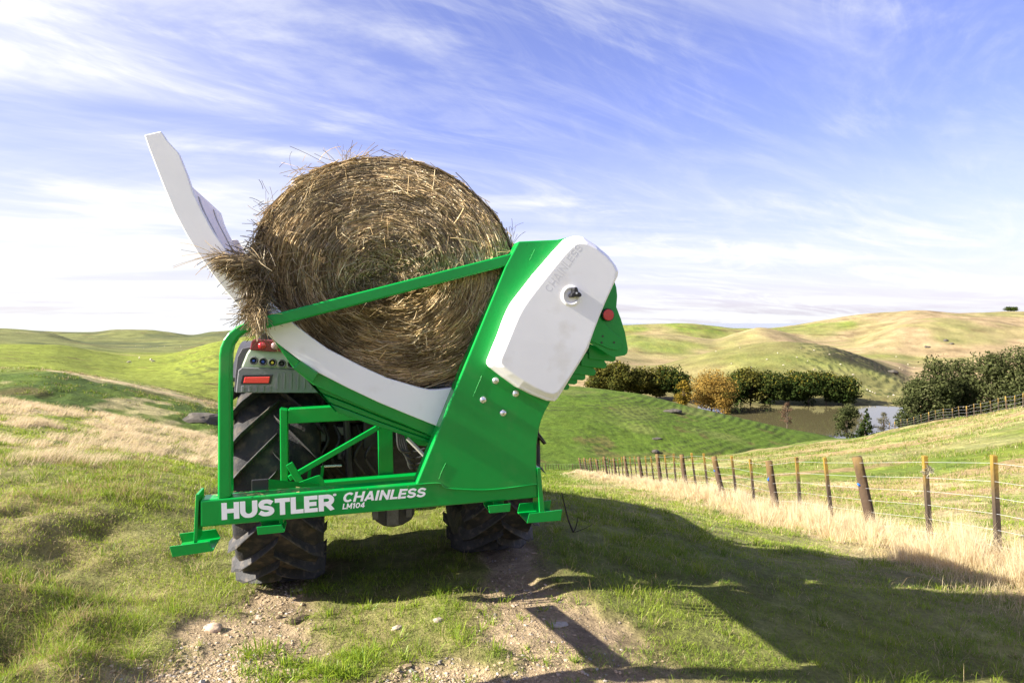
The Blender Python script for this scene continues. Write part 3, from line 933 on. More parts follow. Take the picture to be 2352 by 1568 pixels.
def build_feeder():
    t = frame_empty('bale_feeder', (0, 0, 0), label='green and white side delivery bale feeder carrying a round hay bale behind the tractor', cat='farm machine')
    # the empty sits at the machine frame origin, so every part uses frame coordinates
    g = M['green']
    # --- base beam
    bm = bmesh.new()
    top = [(459, 1148.5), (953, 1110), (1234, 1092)]
    bot = [(1236, 1142), (1010, 1163.5), (457, 1211)]
    pts = lx(top + bot)
    # keep the beam straight: fit its edges as lines in the plane
    x0, x1 = pts[0][0], pts[2][0]
    zt = np.polyfit([p[0] for p in pts[:2]], [p[1] for p in pts[:2]], 1); zb = np.polyfit([p[0] for p in pts[3:]], [p[1] for p in pts[3:]], 1)
    x1 = loc(1236, 1120).x
    add_prism(bm, [(x0, np.polyval(zb, x0)), (x1, np.polyval(zb, x1)), (x1, np.polyval(zt, x1)), (x0, np.polyval(zt, x0))], 0.0, 0.11)
    bm_obj('base_beam', bm, g, t, bevel=.009, segs=3)
    # --- upright with bent corner
    bm = bmesh.new()
    out = lx([(499, 1150), (500, 900), (502, 815), (505, 797), (512, 780), (524, 764), (541, 750), (562, 741), (604, 727.5)])
    inn = lx([(607, 754), (580, 757), (560, 765), (545, 777), (535, 793), (531, 812), (530, 860), (530.5, 1142)])
    add_prism(bm, out + inn, 0.004, 0.085)
    bm_obj('upright', bm, g, t, bevel=.010, segs=3, angle=40)
    # --- sloping top rail
    bm = bmesh.new()
    add_prism(bm, lx([(601, 728), (1182, 580), (1168, 610), (604, 756)]), -0.006, 0.075)
    bm_obj('top_rail', bm, g, t, bevel=.008, segs=3)
    # --- end panel
    bm = bmesh.new()
    p = lx([(955, 1112), (1034, 918.8), (1159.5, 612.6), (1174, 584.8), (1189.6, 555), (1279.6, 551), (1299, 546.5), (1340, 560), (1380, 640), (1330, 800),
            (1272, 905), (1262, 924), (1250, 946), (1242, 966), (1235.5, 990), (1231.5, 1022), (1231, 1060), (1232, 1085), (1234.5, 1112),
            (1130, 1124), (1053, 1123), (1022, 1120), (1009, 1110)])
    add_prism(bm, p, -0.012, 0.12)
    pn = bm_obj('end_panel', bm, g, t, bevel=.007, segs=2, angle=40)
    tube_obj('weld_seam', [(*lx([q], -.012)[0][:1], -.013, lx([q], -.012)[0][1]) for q in [(956, 1112), (1008, 1109), (1022, 1119), (1053, 1122.5), (1130, 1123.5), (1234, 1111)]], .0035, g, pn, 6, resample=30)
    for q0, q1 in (((1011, 1090), (1024, 1063)), ((1008, 1100), (1020, 1072)), ((1228, 573), (1216, 597)), ((1107, 862), (1087, 910))):
        a, b = loc(*q0, -.0125), loc(*q1, -.0125)
        tube_obj('weld_seam', [a, (a + b) / 2, b], .0016, g, pn, 5, resample=0)
    # bolts
    for (bx, by, ang) in ((1138.4, 874, .5), (1184.4, 903.5, .5), (1109.7, 918, -.2), (1155.7, 948, -1.2)):
        c = loc(bx, by, -.012)
        bm = bmesh.new()
        add_lathe(bm, [(0, .0185), (-.003, .0185), (-.006, .0165), (-.011, .012), (-.013, .006)], c, 'y', 20)
        o = bm_obj('bolt', bm, M['chrome'], t, smooth=True)
        bm = bmesh.new()
        add_box(bm, c + Vector((0, -.0125, 0)), (.014, .004, .0025), Matrix.Rotation(ang, 3, 'Y'))
        bm_obj('slot', bm, M['black'], o)
    # --- puffed white cover
    ol = [(1300, 548), (1316, 543), (1334, 545), (1363, 563), (1392.3, 587.7), (1410, 611), (1415.8, 624.3), (1414.3, 635), (1400, 664), (1386.5, 691), (1370.4, 726), (1358.7, 758),
          (1352, 783), (1347.4, 799), (1330.8, 827), (1308, 864), (1286.9, 899), (1276, 915), (1270, 920.5), (1251.7, 918.7), (1220, 906), (1187.3, 889.4), (1155, 866), (1125.5, 843), (1121, 836), (1121.4, 829), (1133, 800), (1146.3, 768), (1156, 740), (1166.8, 714), (1174, 700), (1181.4, 689), (1204, 660), (1228.3, 628.7), (1250, 604), (1274, 576)]
    base = np.array(lx(ol, -.06))
    nb = len(base)
    # inset outline
    nxt, prv = np.roll(base, -1, 0), np.roll(base, 1, 0)
    tv = nxt - prv; tv /= np.linalg.norm(tv, axis=1, keepdims=True)
    nrm = np.stack([tv[:, 1], -tv[:, 0]], 1)
    area = .5 * np.sum(base[:, 0] * nxt[:, 1] - nxt[:, 0] * base[:, 1])
    if area > 0: nrm = -nrm
    cen = base.mean(0)

    def inset(dx_left, dx_other):
        left = np.clip((-nrm[:, 0]) * -1, 0, 1)
        w = np.where(nrm[:, 0] > .15, dx_left, dx_other)
        w = np.where(nrm[:, 1] > .6, max(dx_left * .8, dx_other), w)
        w = (w + np.roll(w, 1) + np.roll(w, -1) + np.roll(w, 2) + np.roll(w, -2)) / 5
        return base + nrm * w[:, None]
    rings = [(base, -.012), (base, -.085), (inset(.006, .004), -.095), (inset(.018, .007), -.104), (inset(.038, .012), -.124), (inset(.046, .018), -.128)]
    def relax(pts, k):
        for _ in range(k):
            pts = .5 * pts + .25 * (np.roll(pts, 1, 0) + np.roll(pts, -1, 0))
        return pts
    rings = [(relax(rg, (0, 0, 0, 1, 3, 3)[i]), y) for i, (rg, y) in enumerate(rings)]
    bm = bmesh.new()
    vr = [[bm.verts.new((p[0], y, p[1])) for p in ring] for ring, y in rings]
    # crease: the lower part of the face falls back a little
    for a, b in zip(vr[:-1], vr[1:]):
        for i in range(nb):
            j = (i + 1) % nb
            bm.faces.new((a[i], a[j], b[j], b[i]))
    bm.faces.new(vr[0])
    # face split at the crease
    il = [k for k in range(nb) if ol[k][0] < 1230]
    kl = min(range(nb), key=lambda k: abs(ol[k][1] - 768) + (0 if ol[k][0] < 1230 else 999))
    kr = min(range(nb), key=lambda k: abs(ol[k][1] - 799) + (0 if ol[k][0] > 1230 else 999))
    lo_ids = list(range(kr, kl + 1)); hi_ids = list(range(kl, nb)) + list(range(0, kr + 1))
    for k in lo_ids:
        if k not in (kr, kl):
            pa, pb, pk = vr[5][kl].co, vr[5][kr].co, vr[5][k].co
            ev = Vector((pb.x - pa.x, pb.z - pa.z)); pv = Vector((pk.x - pa.x, pk.z - pa.z))
            dist = abs(ev.x * pv.y - ev.y * pv.x) / ev.length
            for q in (3, 4, 5):
                vr[q][k].co.y += .012 * dist
    bm.faces.new([vr[5][k] for k in lo_ids]); bm.faces.new([vr[5][k] for k in hi_ids])
    cv = bm_obj('cover', bm, M['white_plastic'], t, bevel=.003, segs=2, angle=15)
    fl = -.129
    # recess ring and three lobed knob
    kc = loc(1317, 674, fl)
    bm = bmesh.new()
    add_lathe(bm, [(0.004, .055), (-.004, .052), (-.009, .046), (-.008, .038), (.0, .034), (.004, .033)], kc + Vector((-.012, 0, -.012)), 'y', 32)
    bm_obj('knob_recess', bm, M['white_plastic'], cv, smooth=True)
    bm = bmesh.new()
    kp = []
    for k in range(36):
        a = 2 * math.pi * k / 36
        rr = .0225 + .0085 * math.cos(3 * (a - R(95)))
        kp.append((kc.x + rr * math.cos(a), kc.z + rr * math.sin(a)))
    add_prism(bm, kp, fl - .045, fl + .004)
    kn = bm_obj('knob', bm, M['black'], t, bevel=.004)
    bm = bmesh.new(); add_cyl(bm, kc + Vector((0, -.047, 0)), (0, 1, 0), .005, .006, 12)
    bm_obj('knob_screw', bm, M['chrome'], kn)
    place_text('cover_lettering', 'CHAINLESS', (1264, 674), (1339, 570), (1249, 661), M['emboss'], cv, 0.0, .09, .00010, ly=-.12802)
    # --- lettering on the beam
    bb = [o for o in t.children if o.name.startswith('base_beam')][0]
    place_text('beam_lettering', 'HUSTLER', (509.5, 1193.5), (768, 1171), (508, 1155), M['decal'], bb, 0.0, .25, .0006, ly=-.0015)
    place_text('beam_lettering', 'CHAINLESS', (786, 1153.5), (981, 1140.5), (785.5, 1131), M['decal'], bb, 0.22, .20, .0006, ly=-.0015)
    place_text('beam_lettering', 'LM104', (786, 1169), (839.5, 1164.5), (785.5, 1156.5), M['decal'], bb, 0.2, .19, .0006, ly=-.0015)
    place_text('beam_lettering', '.', (765.5, 1139), (771, 1138.5), (765.5, 1133), M['decal'], bb, 0, .1, .0006, ly=-.0015)
    # --- corner stands and skids

    def skid(near, far_off, end, name='skid'):
        """channel along the beam: near flange given in the photo, floor and far flange behind it"""
        y0 = -.03
        n = [loc(p[0], p[1], y0) for p in near]   # bl, tl, tr, br
        bm = bmesh.new()
        th = .006
        add_prism(bm, [(q.x, q.z) for q in n], y0, y0 + th)
        zb = (n[0].z + n[3].z) / 2
        xa, xb = min(n[0].x, n[3].x), max(n[0].x, n[3].x)
        add_prism(bm, [(n[0].x, n[0].z), (n[3].x, n[3].z), (n[3].x, n[3].z + th), (n[0].x, n[0].z + th)], y0 + th, y0 + far_off - th)
        add_prism(bm, [(q.x, q.z) for q in n], y0 + far_off - th, y0 + far_off)
        return bm_obj(name, bm, M['green'], t, bevel=.0015, segs=1)
    skid([(396.2, 1279), (389, 1255), (478, 1243), (490, 1265)], .20, 0)
    skid([(592.3, 1228), (589.5, 1210), (647, 1204.5), (653.3, 1221.5)], .15, 0)
    skid([(1125, 1178), (1121, 1161), (1173, 1156), (1171.5, 1174)], .15, 0)
    skid([(1210.5, 1201), (1215.7, 1179), (1291.7, 1170), (1287.9, 1194.6)], .20, 0)
    for pts, y0, y1 in (([(449.5, 1135), (457, 1134.5), (452, 1247), (444, 1248)], .0, .13),
                        ([(1231, 1072), (1239, 1072), (1249, 1178), (1237, 1179)], -.02, .10),
                        ([(640, 1192), (650, 1191), (650, 1206), (640, 1207)], .03, .08),
                        ([(1136, 1148), (1146, 1147.5), (1146, 1162), (1136, 1162)], .03, .08)):
        bm = bmesh.new(); add_prism(bm, lx(pts), y0, y1)
        bm_obj('stand', bm, g, t, bevel=.002, segs=1)
    # --- white cradle: end plate, curved bed, far plate
    outer = [(331.4, 310), (341.7, 340), (371, 416), (400, 486.5), (426.6, 536), (453, 580), (488, 630), (517.4, 668), (552.6, 709), (590, 747), (625, 778), (651, 799), (688, 827), (732, 856.5), (800, 891), (869.5, 923.8), (940, 953), (1030, 989)]
    inner = [(1075, 880), (1045, 889.5), (1010, 894), (987, 895), (960, 889), (888.8, 868), (825.5, 838.9), (752, 800.8), (711, 771.5), (674.7, 743.7), (610, 683), (561, 627), (517.4, 571.4), (488, 530.4), (464.7, 486.5), (444, 445.5), (429.6, 401.5), (417.8, 372), (409, 350), (381, 319.5), (369.5, 301.4)]
    cr_y = .10
    OI = lx(outer, cr_y); II = lx(inner, cr_y)
    bm = bmesh.new(); add_prism(bm, OI + II, cr_y, cr_y + .05)
    cp = bm_obj('cradle_plate', bm, M['white_plastic'], t, bevel=.004, segs=2, angle=50)
    bm = bmesh.new(); add_prism(bm, OI[3:] + II[:-6], cr_y + 1.12, cr_y + 1.17)
    bm_obj('cradle_plate', bm, M['white_plastic'], t, bevel=.004, segs=1, angle=50)
    # bed: strip of slats following the inner edge, sunk a little
    I2 = catmull(np.array(II[::-1][4:]), 90)
    tv = np.gradient(I2, axis=0); tv /= np.linalg.norm(tv, axis=1, keepdims=True)
    nv = np.stack([tv[:, 1], -tv[:, 0]], 1)     # pointing down / outward
    bed_top = I2 - nv * (-.03); bed_bot = I2 + nv * .06
    if np.mean(bed_bot[40:60, 1] - bed_top[40:60, 1]) > 0:
        bed_top = I2 + nv * (-.03); bed_bot = I2 - nv * .06
    bm = bmesh.new()
    add_prism(bm, [tuple(q) for q in bed_top] + [tuple(q) for q in bed_bot[::-1]], cr_y + .05, cr_y + 1.12)
    bd = bm_obj('cradle_bed', bm, M['white_plastic'], t, smooth=False)
    # grey wear strips along the bed
    bm = bmesh.new()
    for s in (.30, .70):
        ys = cr_y + .05 + 1.07 * s
        tp = bed_top - (bed_bot - bed_top) * .12
        add_prism(bm, [tuple(q) for q in tp[2:88]] + [tuple(q) for q in (bed_top + (bed_bot - bed_top) * .1)[2:88][::-1]], ys - .02, ys + .02)
    bm_obj('wear_strip', bm, M['rim'], bd)
    # --- green undercarriage of the cradle
    bm = bmesh.new()
    add_prism(bm, lx([(691, 829), (730, 855), (850, 914), (1012, 982), (1003, 1006), (860, 946), (720, 884), (673, 846)], .13), .125, .16)
    bm_obj('cradle_rail', bm, g, t, bevel=.005)
    bm = bmesh.new()
    add_prism(bm, lx([(672, 845), (691, 828), (731, 856), (718, 879)], .10), .08, .155)
    bm_obj('cradle_lug', bm, g, t, bevel=.006)
    bm = bmesh.new()
    add_prism(bm, lx([(612, 757), (630, 757), (657, 783), (651, 800), (690, 829), (675, 846)], .12), .105, .17)
    bm_obj('cradle_bracket', bm, g, t, bevel=.004)
    for k, (f0, f1, d0, d1) in enumerate(((0, .34, .17, 1.2), (.37, .66, .175, 1.2), (.69, 1.0, .18, 1.2))):
        up = [(718, 878), (790, 905), (880, 944), (1010, 997)]
        dn = [(773, 948), (800, 957), (869, 981), (992, 1021)]
        mix = lambda f: [(u[0] + (d[0] - u[0]) * f, u[1] + (d[1] - u[1]) * f) for u, d in zip(up, dn)]
        bm = bmesh.new()
        add_prism(bm, lx(mix(f0) + mix(f1)[::-1], .17), d0, d1)
        bm_obj('under_channel', bm, g, t, bevel=.006)
    # sharp edged wing plate running back under the bed
    bm = bmesh.new()
    a = [loc(612, 760, .16), loc(676, 838, .16), loc(718, 888, .16), loc(772, 947, .16)]
    off = Vector((.10, 1.0, .02))
    vs = [bm.verts.new(p) for p in a] + [bm.verts.new(p + off) for p in a]
    for i in range(3):
        bm.faces.new((vs[i], vs[i + 1], vs[i + 5], vs[i + 4]))
    bmesh.ops.solidify(bm, geom=bm.faces[:], thickness=.006)
    bm_obj('wing_plate', bm, g, t)
    # --- elevator side: guard plate, reflector, slats
    bm = bmesh.new()
    add_prism(bm, lx([(1300, 640), (1411.4, 646), (1416, 660), (1418, 680), (1416, 705), (1426, 731), (1436, 763.5), (1442.5, 801), (1441, 811), (1435, 816), (1407, 820.6), (1352, 785), (1310, 770)], .02), .02, .03)
    gp_ = bm_obj('guard_plate', bm, g, t, bevel=.002)
    bm = bmesh.new()
    add_prism(bm, lx([(1350, 700), (1405, 760), (1425, 775), (1430, 788), (1426, 799), (1417, 804.5), (1400, 801), (1350, 780)], .012), .010, .0196)
    ip = bm_obj('guard_bracket', bm, g, gp_, bevel=.002)
    c = loc(1396.7, 723, .0)
    bm = bmesh.new(); add_cyl(bm, c + Vector((0, .008, 0)), (0, 1, 0), .034, .024, 28)
    rb = bm_obj('reflector', bm, M['black'], t, bevel=.003)
    bm = bmesh.new(); add_cyl(bm, c + Vector((0, -.006, 0)), (0, 1, 0), .030, .006, 28)
    bm_obj('reflector_lens', bm, M['red_lens'], rb, bevel=.002)
    for q in ((1384.4, 772), (1382, 786.3), (1410.5, 786.3)):
        bm = bmesh.new(); add_cyl(bm, loc(*q, .009), (0, 1, 0), .0055, .004, 12)
        bm_obj('hole', bm, M['black'], gp_)
    prev = (1407, 838)
    sl = [(1412, 822), (1393, 838), (1370, 855), (1348, 866), (1331, 876), (1314, 889), (1298, 899)]
    for k, (sx, sy) in enumerate(sl):
        w = 62 - 3 * k; hh = 24 - k
        ol2 = [(sx - w, sy - 34), (sx - 6, sy - 10), (sx, sy - 2), (sx - 1, sy + 5), (sx - 7, sy + 8), (sx - 30, sy + 6), (sx - w, sy + 2)]
        bm = bmesh.new()
        add_prism(bm, lx(ol2, .12), .10 + .012 * k, 1.2)
        bm_obj('feed_slat', bm, g, t, bevel=.004)
    # far side elevator panel (same outline as the near one, one bale length away)
    bm = bmesh.new()
    add_prism(bm, [(a_, b_) for a_, b_ in p], 1.22, 1.28)
    bm_obj('far_panel', bm, g, t, bevel=.004, angle=40)
    # --- rear headstock
    hy = 1.16
    def bar(name, pts, y0, y1, material=g, bev=.006):
        bm = bmesh.new(); add_prism(bm, lx(pts, y0), y0, y1)
        return bm_obj(name, bm, material, t, bevel=bev)
    bar('headstock_post', [(642.3, 938), (660.5, 941), (662, 1106), (644, 1107)], hy, hy + .09)
    bar('headstock_beam', [(662, 939), (830, 929), (840, 964), (660.8, 973)], hy + .003, hy + .088)
    bar('headstock_post', [(867, 965), (901.5, 965), (904, 1100), (870, 1102)], hy, hy + .09)
    bar('rear_beam', [(600, 1118), (966, 1089), (970, 1125), (600, 1155)], hy - .09, hy - .004)
    a, b = loc(868, 981, hy - .02), loc(664, 1098, hy - .02)
    bm = bmesh.new(); add_bar(bm, a, b, .03, .034)
    bm_obj('brace', bm, g, t, bevel=.004)
    a, b = loc(664, 1064, hy - .13), loc(690, 1108, hy - .13)
    bm = bmesh.new(); add_bar(bm, a, b, .012, .045)
    bm_obj('lever', bm, g, t, bevel=.003)
    bar('gusset', [(684, 1108), (728, 1092), (735, 1091), (741, 1096.5), (752, 1126), (690, 1128)], hy - .16, hy - .148, bev=.002)
    for px in (713, 742):
        bar('link_bracket', [(px - 4, 1070), (px + 3, 1068), (px - 1, 1106), (px - 8, 1106)], hy + .02, hy + .035, bev=.001)
    # fork tube with black end cap
    c0 = loc(598, 1119, .13)
    bm = bmesh.new()
    e0 = [loc(q[0], q[1], .128) for q in ((578, 1139), (616, 1136), (616, 1099.5), (578, 1102.5))]
    e1 = [loc(q[0], q[1], .95) for q in ((690, 1136), (734, 1126), (734, 1111), (690, 1113))]
    va = [bm.verts.new(q) for q in e0]; vb = [bm.verts.new(q) for q in e1]
    bm.faces.new(va); bm.faces.new(vb[::-1])
    for i in range(4):
        j = (i + 1) % 4
        bm.faces.new((va[j], va[i], vb[i], vb[j]))
    ft = bm_obj('fork_tube', bm, g, t, bevel=.003)
    bm = bmesh.new(); add_prism(bm, lx([(577.5, 1139.5), (616.5, 1136.5), (616.5, 1099), (577.5, 1102)], .115), .115, .1275)
    bm_obj('end_cap', bm, M['black'], ft, bevel=.004)
    # ram and hoses beside the panel
    tube_obj('ram_rod', [loc(935, 1006, .75), loc(956, 1027, .75), loc(978, 1050, .75)], .011, M['rod'], t, 10, resample=0)
    for k, (sag, yy) in enumerate(((30, .8), (45, .85), (58, .9), (68, .95))):
        tube_obj('hose', [loc(912 + 3 * k, 985, yy), loc(918 + 5 * k, 1030, yy), loc(945, 1000 + sag + 8, yy), loc(985, 1000 + sag * .9, yy), loc(1010, 1020, yy)], .009, M['hose'], t, 8)
    return t


feeder = build_feeder()


def chaff():
    n = 170
    q = RNG.random(n)
    zt = loc(700, 1131, 0).z + .002
    base = np.stack([q * 1.55 + .02, RNG.uniform(.005, .10, n), np.full(n, zt)], 1)
    base[:, 2] += np.where(RNG.random(n) < .5, .001, .003)
    a = RNG.random(n) * 6.28; Ln = RNG.uniform(.01, .05, n)
    d = np.stack([np.cos(a) * Ln, np.sin(a) * Ln * .6, RNG.uniform(0, .006, n)], 1)
    P = np.stack([base - d / 2, base, base + d / 2], 1)
    W = MO[None, None] + P[..., :1] * UX + P[..., 1:2] * VY + np.array([0, 0, 1.0]) * P[..., 2:3]
    V, Q, own = tubes(W, np.full(n, .0012), 3)
    col = np.tile(C(.42, .33, .16), (n, 1)) * RNG.uniform(.5, 1.2, (n, 1))
    tag(link('chaff', np_mesh('chaff', V, [Q], col[own]), M['straw']), 'bits of hay chaff lying along the green base beam', 'chaff', kind='stuff')


# ------------------------------------------------------------------ the bale
def straw_cols(n, lo=.45, hi=1.4):
    a = RNG.random(n)[:, None]
    c = np.where(a < .62, C(.47, .345, .180), np.where(a < .80, C(.60, .50, .31), np.where(a < .93, C(.19, .13, .06), C(.29, .225, .095))))
    return c * (lo + (hi - lo) * RNG.random((n, 1)) ** 1.3)


def build_bale():
    by0, by1 = .20, 1.32
    # outline fitted in the plane
    cc = loc(889, 630, by0)
    ax = (loc(1191, 630, by0).x - loc(588, 630, by0).x) / 2
    az = (loc(889, 367, by0).z - loc(889, 897, by0).z) / 2
    rootz = cc.z - az
    t = frame_empty('hay_bale', (cc.x, (by0 + by1) / 2, rootz), label='large round hay bale with coiled end lying in the white cradle of the feeder', cat='hay bale')
    yc = (by0 + by1) / 2
    O = Vector((cc.x, yc, rootz))
    # the bale lies a few degrees off square in its cradle
    twist = R(-8)
    fc = Vector((0, by0 - yc, 0))
    rot = Matrix.Rotation(twist, 3, 'Z')
    shift = fc - rot @ fc
    wsh = UX * shift.x + VY * shift.y
    t.location = Vector(t.location) + Vector(wsh)
    t.rotation_euler = (0, 0, YAW + twist)
    untwist = np.array(rot.inverted())
    seg, nr = 160, 40

    def shape(ang, rr, seed=0):
        w = 1 + .018 * (fbm(np.cos(ang) * 3 + 7, np.sin(ang) * 3 + 7, 91, 3) - .5) * 2
        x = ax * rr * np.cos(ang) * w
        z = az * rr * np.sin(ang) * w
        x = x + .03 * rr * np.sin(ang) * -1     # slight lean as it sags
        return x, z
    ang = np.linspace(0, 2 * np.pi, seg, endpoint=False)
    V = []; F4 = []
    # front face rings, then side, then back cap
    rr = np.linspace(.02, 1, nr)
    for r_ in rr:
        x, z = shape(ang, r_)
        dome = -.05 * (1 - r_ ** 4) + .035 * np.exp(-(r_ / .18) ** 2)
        y = by0 - yc + dome + .02 * np.sin(r_ * 90 + ang * 1.0) * .4 + .03 * (fbm(x * 9 + 5, z * 9 + 5, 92, 3) - .5)
        V.append(np.stack([x, y, z + az], 1))
    for yy in np.linspace(.02, 1, 14):
        x, z = shape(ang, 1.0)
        f = 1 + .02 * (fbm(ang * 5, yy * 6 + ang * 0, 93, 3) - .5)
        V.append(np.stack([x * f, np.full(seg, by0 - yc + yy * (by1 - by0)), z * f + az], 1))
    for r_ in (.8, .4, .02):
        x, z = shape(ang, r_)
        V.append(np.stack([x, np.full(seg, by1 - yc + .02), z + az], 1))
    V = np.concatenate(V); nring = len(V) // seg
    idx = np.arange(nring * seg).reshape(nring, seg); nx = np.roll(idx, -1, 1)
    q = np.stack([idx[:-1], nx[:-1], nx[1:], idx[1:]], -1).reshape(-1, 4)
    me = np_mesh('bale_body', V, [q], smooth=True)
    link('bale_body', me, M['bale_core'], t)
    # coiled straw over the end face
    n = 32000
    r_ = np.sqrt(RNG.random(n)) * .985
    a0 = RNG.random(n) * 2 * np.pi
    core = sstep(.42, .12, r_)
    L = (.04 + .11 * RNG.random(n) ** 1.5) * (1 - .35 * core)
    tilt = RNG.normal(0, 1, n) * (.10 + .6 * core) + .04
    stray = RNG.random(n) < .012
    tilt = np.where(stray, RNG.normal(0, 1.0, n), tilt)
    s = np.linspace(-.5, .5, 4)[None, :]
    dl = s * L[:, None]
    da = dl * np.cos(tilt)[:, None] / (r_[:, None] * (ax + az) / 2 + .05)
    dr = dl * np.sin(tilt)[:, None] / ((ax + az) / 2)
    A = a0[:, None] + da; Rr = np.clip(r_[:, None] + dr, 0.0, 1.01)
    x, z = shape(A, Rr)
    # spiral centre sits slightly above-right of the outline centre
    cshift = (1 - Rr) ** 1.2
    x = x + .02 * cshift; z = z + .03 * cshift
    lift = np.where(stray, .02 + .03 * RNG.random(n), .002 + .018 * RNG.random(n) ** 2)
    clump = .028 * (fbm(A * 3.0, Rr * 14, 95, 3) - .5)
    y = by0 - yc - .05 * (1 - Rr ** 4) + .035 * np.exp(-(Rr / .18) ** 2) + clump - lift[:, None] + RNG.normal(0, .004, (n, 4)) - .004
    P = np.stack([x, y, z + az], -1)
    w = .0010 + .0013 * RNG.random(n)
    VV, Q, own = tubes(P, w, 3)
    cl = straw_cols(n)
    patch = fbm(a0 * 2.2, r_ * 7, 96, 3)
    cl = cl * (.72 + .62 * sstep(.32, .68, patch))[:, None]
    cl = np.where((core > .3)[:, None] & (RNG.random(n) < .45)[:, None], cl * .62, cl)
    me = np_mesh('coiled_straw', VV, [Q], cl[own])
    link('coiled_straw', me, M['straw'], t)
    # straw standing off the round side, seen along the rim
    n = 5200
    a0 = RNG.random(n) * 2 * np.pi
    yy = by0 - yc + RNG.random(n) ** 1.6 * (by1 - by0)
    L = .06 + .16 * RNG.random(n)
    s = np.linspace(0, 1, 4)[None]
    da = (L[:, None] * s) / .65 * np.sign(RNG.random(n) - .3)[:, None]
    lift = (RNG.random(n) ** 7 * .04 + .003)[:, None] * s ** 1.5 + .002
    x, z = shape(a0[:, None] + da, 1 + lift / .65 + .002)
    y = yy[:, None] + (RNG.normal(0, .25, n) * L)[:, None] * s
    P = np.stack([x, np.clip(y, by0 - yc - .04, by1 - yc + .03), z + az], -1)
    VV, Q, own = tubes(P, .0014 + .0018 * RNG.random(n), 3)
    cl = straw_cols(n)
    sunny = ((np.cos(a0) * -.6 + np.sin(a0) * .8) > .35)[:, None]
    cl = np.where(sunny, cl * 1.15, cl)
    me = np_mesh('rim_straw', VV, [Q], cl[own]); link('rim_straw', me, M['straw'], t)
    # torn tufts: left side, hanging beard and top wisps
    paths = []; rad = []; cols = []
    O3 = np.array(O)

    def spray(src, n, d_mean, spread, L0, L1, droop, w=.0014, dark=1.0):
        for _ in range(n):
            p = np.array(loc(src[0] + random.gauss(0, src[3]), src[1] + random.gauss(0, src[4]), src[2] + random.gauss(0, .05))) - O3
            d = np.array(d_mean) + RNG.normal(0, spread, 3)
            d /= np.linalg.norm(d)
            Ln = random.uniform(L0, L1)
            curl = RNG.normal(0, .5, 3)
            pts = []
            for k in range(6):
                pts.append(p.copy())
                d = d + curl * .16 + np.array([0, 0, -droop * .2]); d /= np.linalg.norm(d)
                p = p + d * Ln / 5
            paths.append(pts); rad.append(w * random.uniform(.7, 1.5))
            c = straw_cols(1)[0] * dark
            cols.append(c)
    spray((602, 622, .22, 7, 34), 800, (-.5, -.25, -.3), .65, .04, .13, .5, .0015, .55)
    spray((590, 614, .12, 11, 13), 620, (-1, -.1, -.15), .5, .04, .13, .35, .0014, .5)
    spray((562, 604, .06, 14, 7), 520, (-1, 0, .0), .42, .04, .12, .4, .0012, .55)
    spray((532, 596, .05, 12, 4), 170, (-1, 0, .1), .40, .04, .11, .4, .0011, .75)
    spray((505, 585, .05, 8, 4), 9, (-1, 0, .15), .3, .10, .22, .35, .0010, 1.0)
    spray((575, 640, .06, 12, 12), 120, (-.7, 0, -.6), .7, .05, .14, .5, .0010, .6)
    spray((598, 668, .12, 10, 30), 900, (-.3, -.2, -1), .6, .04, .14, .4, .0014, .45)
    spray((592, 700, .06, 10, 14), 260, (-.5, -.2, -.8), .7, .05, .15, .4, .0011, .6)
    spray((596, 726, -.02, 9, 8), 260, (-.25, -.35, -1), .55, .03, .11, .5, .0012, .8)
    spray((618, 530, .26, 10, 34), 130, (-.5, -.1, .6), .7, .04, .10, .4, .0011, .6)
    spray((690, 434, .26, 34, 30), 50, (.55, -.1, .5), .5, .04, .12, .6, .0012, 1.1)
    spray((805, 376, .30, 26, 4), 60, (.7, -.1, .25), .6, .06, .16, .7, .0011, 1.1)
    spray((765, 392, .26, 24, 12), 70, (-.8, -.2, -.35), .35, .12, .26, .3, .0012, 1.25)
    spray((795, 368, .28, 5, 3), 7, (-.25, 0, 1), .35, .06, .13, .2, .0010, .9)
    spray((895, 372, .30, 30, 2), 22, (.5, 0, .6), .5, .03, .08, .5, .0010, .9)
    spray((1176, 545, .35, 3, 14), 7, (.1, 0, 1), .25, .06, .13, .1, .0010, .45)
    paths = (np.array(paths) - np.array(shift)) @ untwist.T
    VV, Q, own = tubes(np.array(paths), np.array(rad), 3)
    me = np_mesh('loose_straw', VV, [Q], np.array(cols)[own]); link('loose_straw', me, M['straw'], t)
    # scraps of white net wrap
    for k, (qx, qy) in enumerate(((952, 552), (1098, 596))):
        c = untwist @ (np.array(loc(qx, qy, by0 - .055)) - O3 - np.array(shift))
        bm = bmesh.new()
        for j in range(16):
            a = random.uniform(0, 6.28)
            add_bar(bm, c + RNG.normal(0, .012, 3) * [1, .4, .6], c + RNG.normal(0, .020, 3) * [1, .4, .6], .003, .006)
        bm_obj('net_scrap', bm, M['emboss'], t)
    return t


bale = build_bale()
chaff()


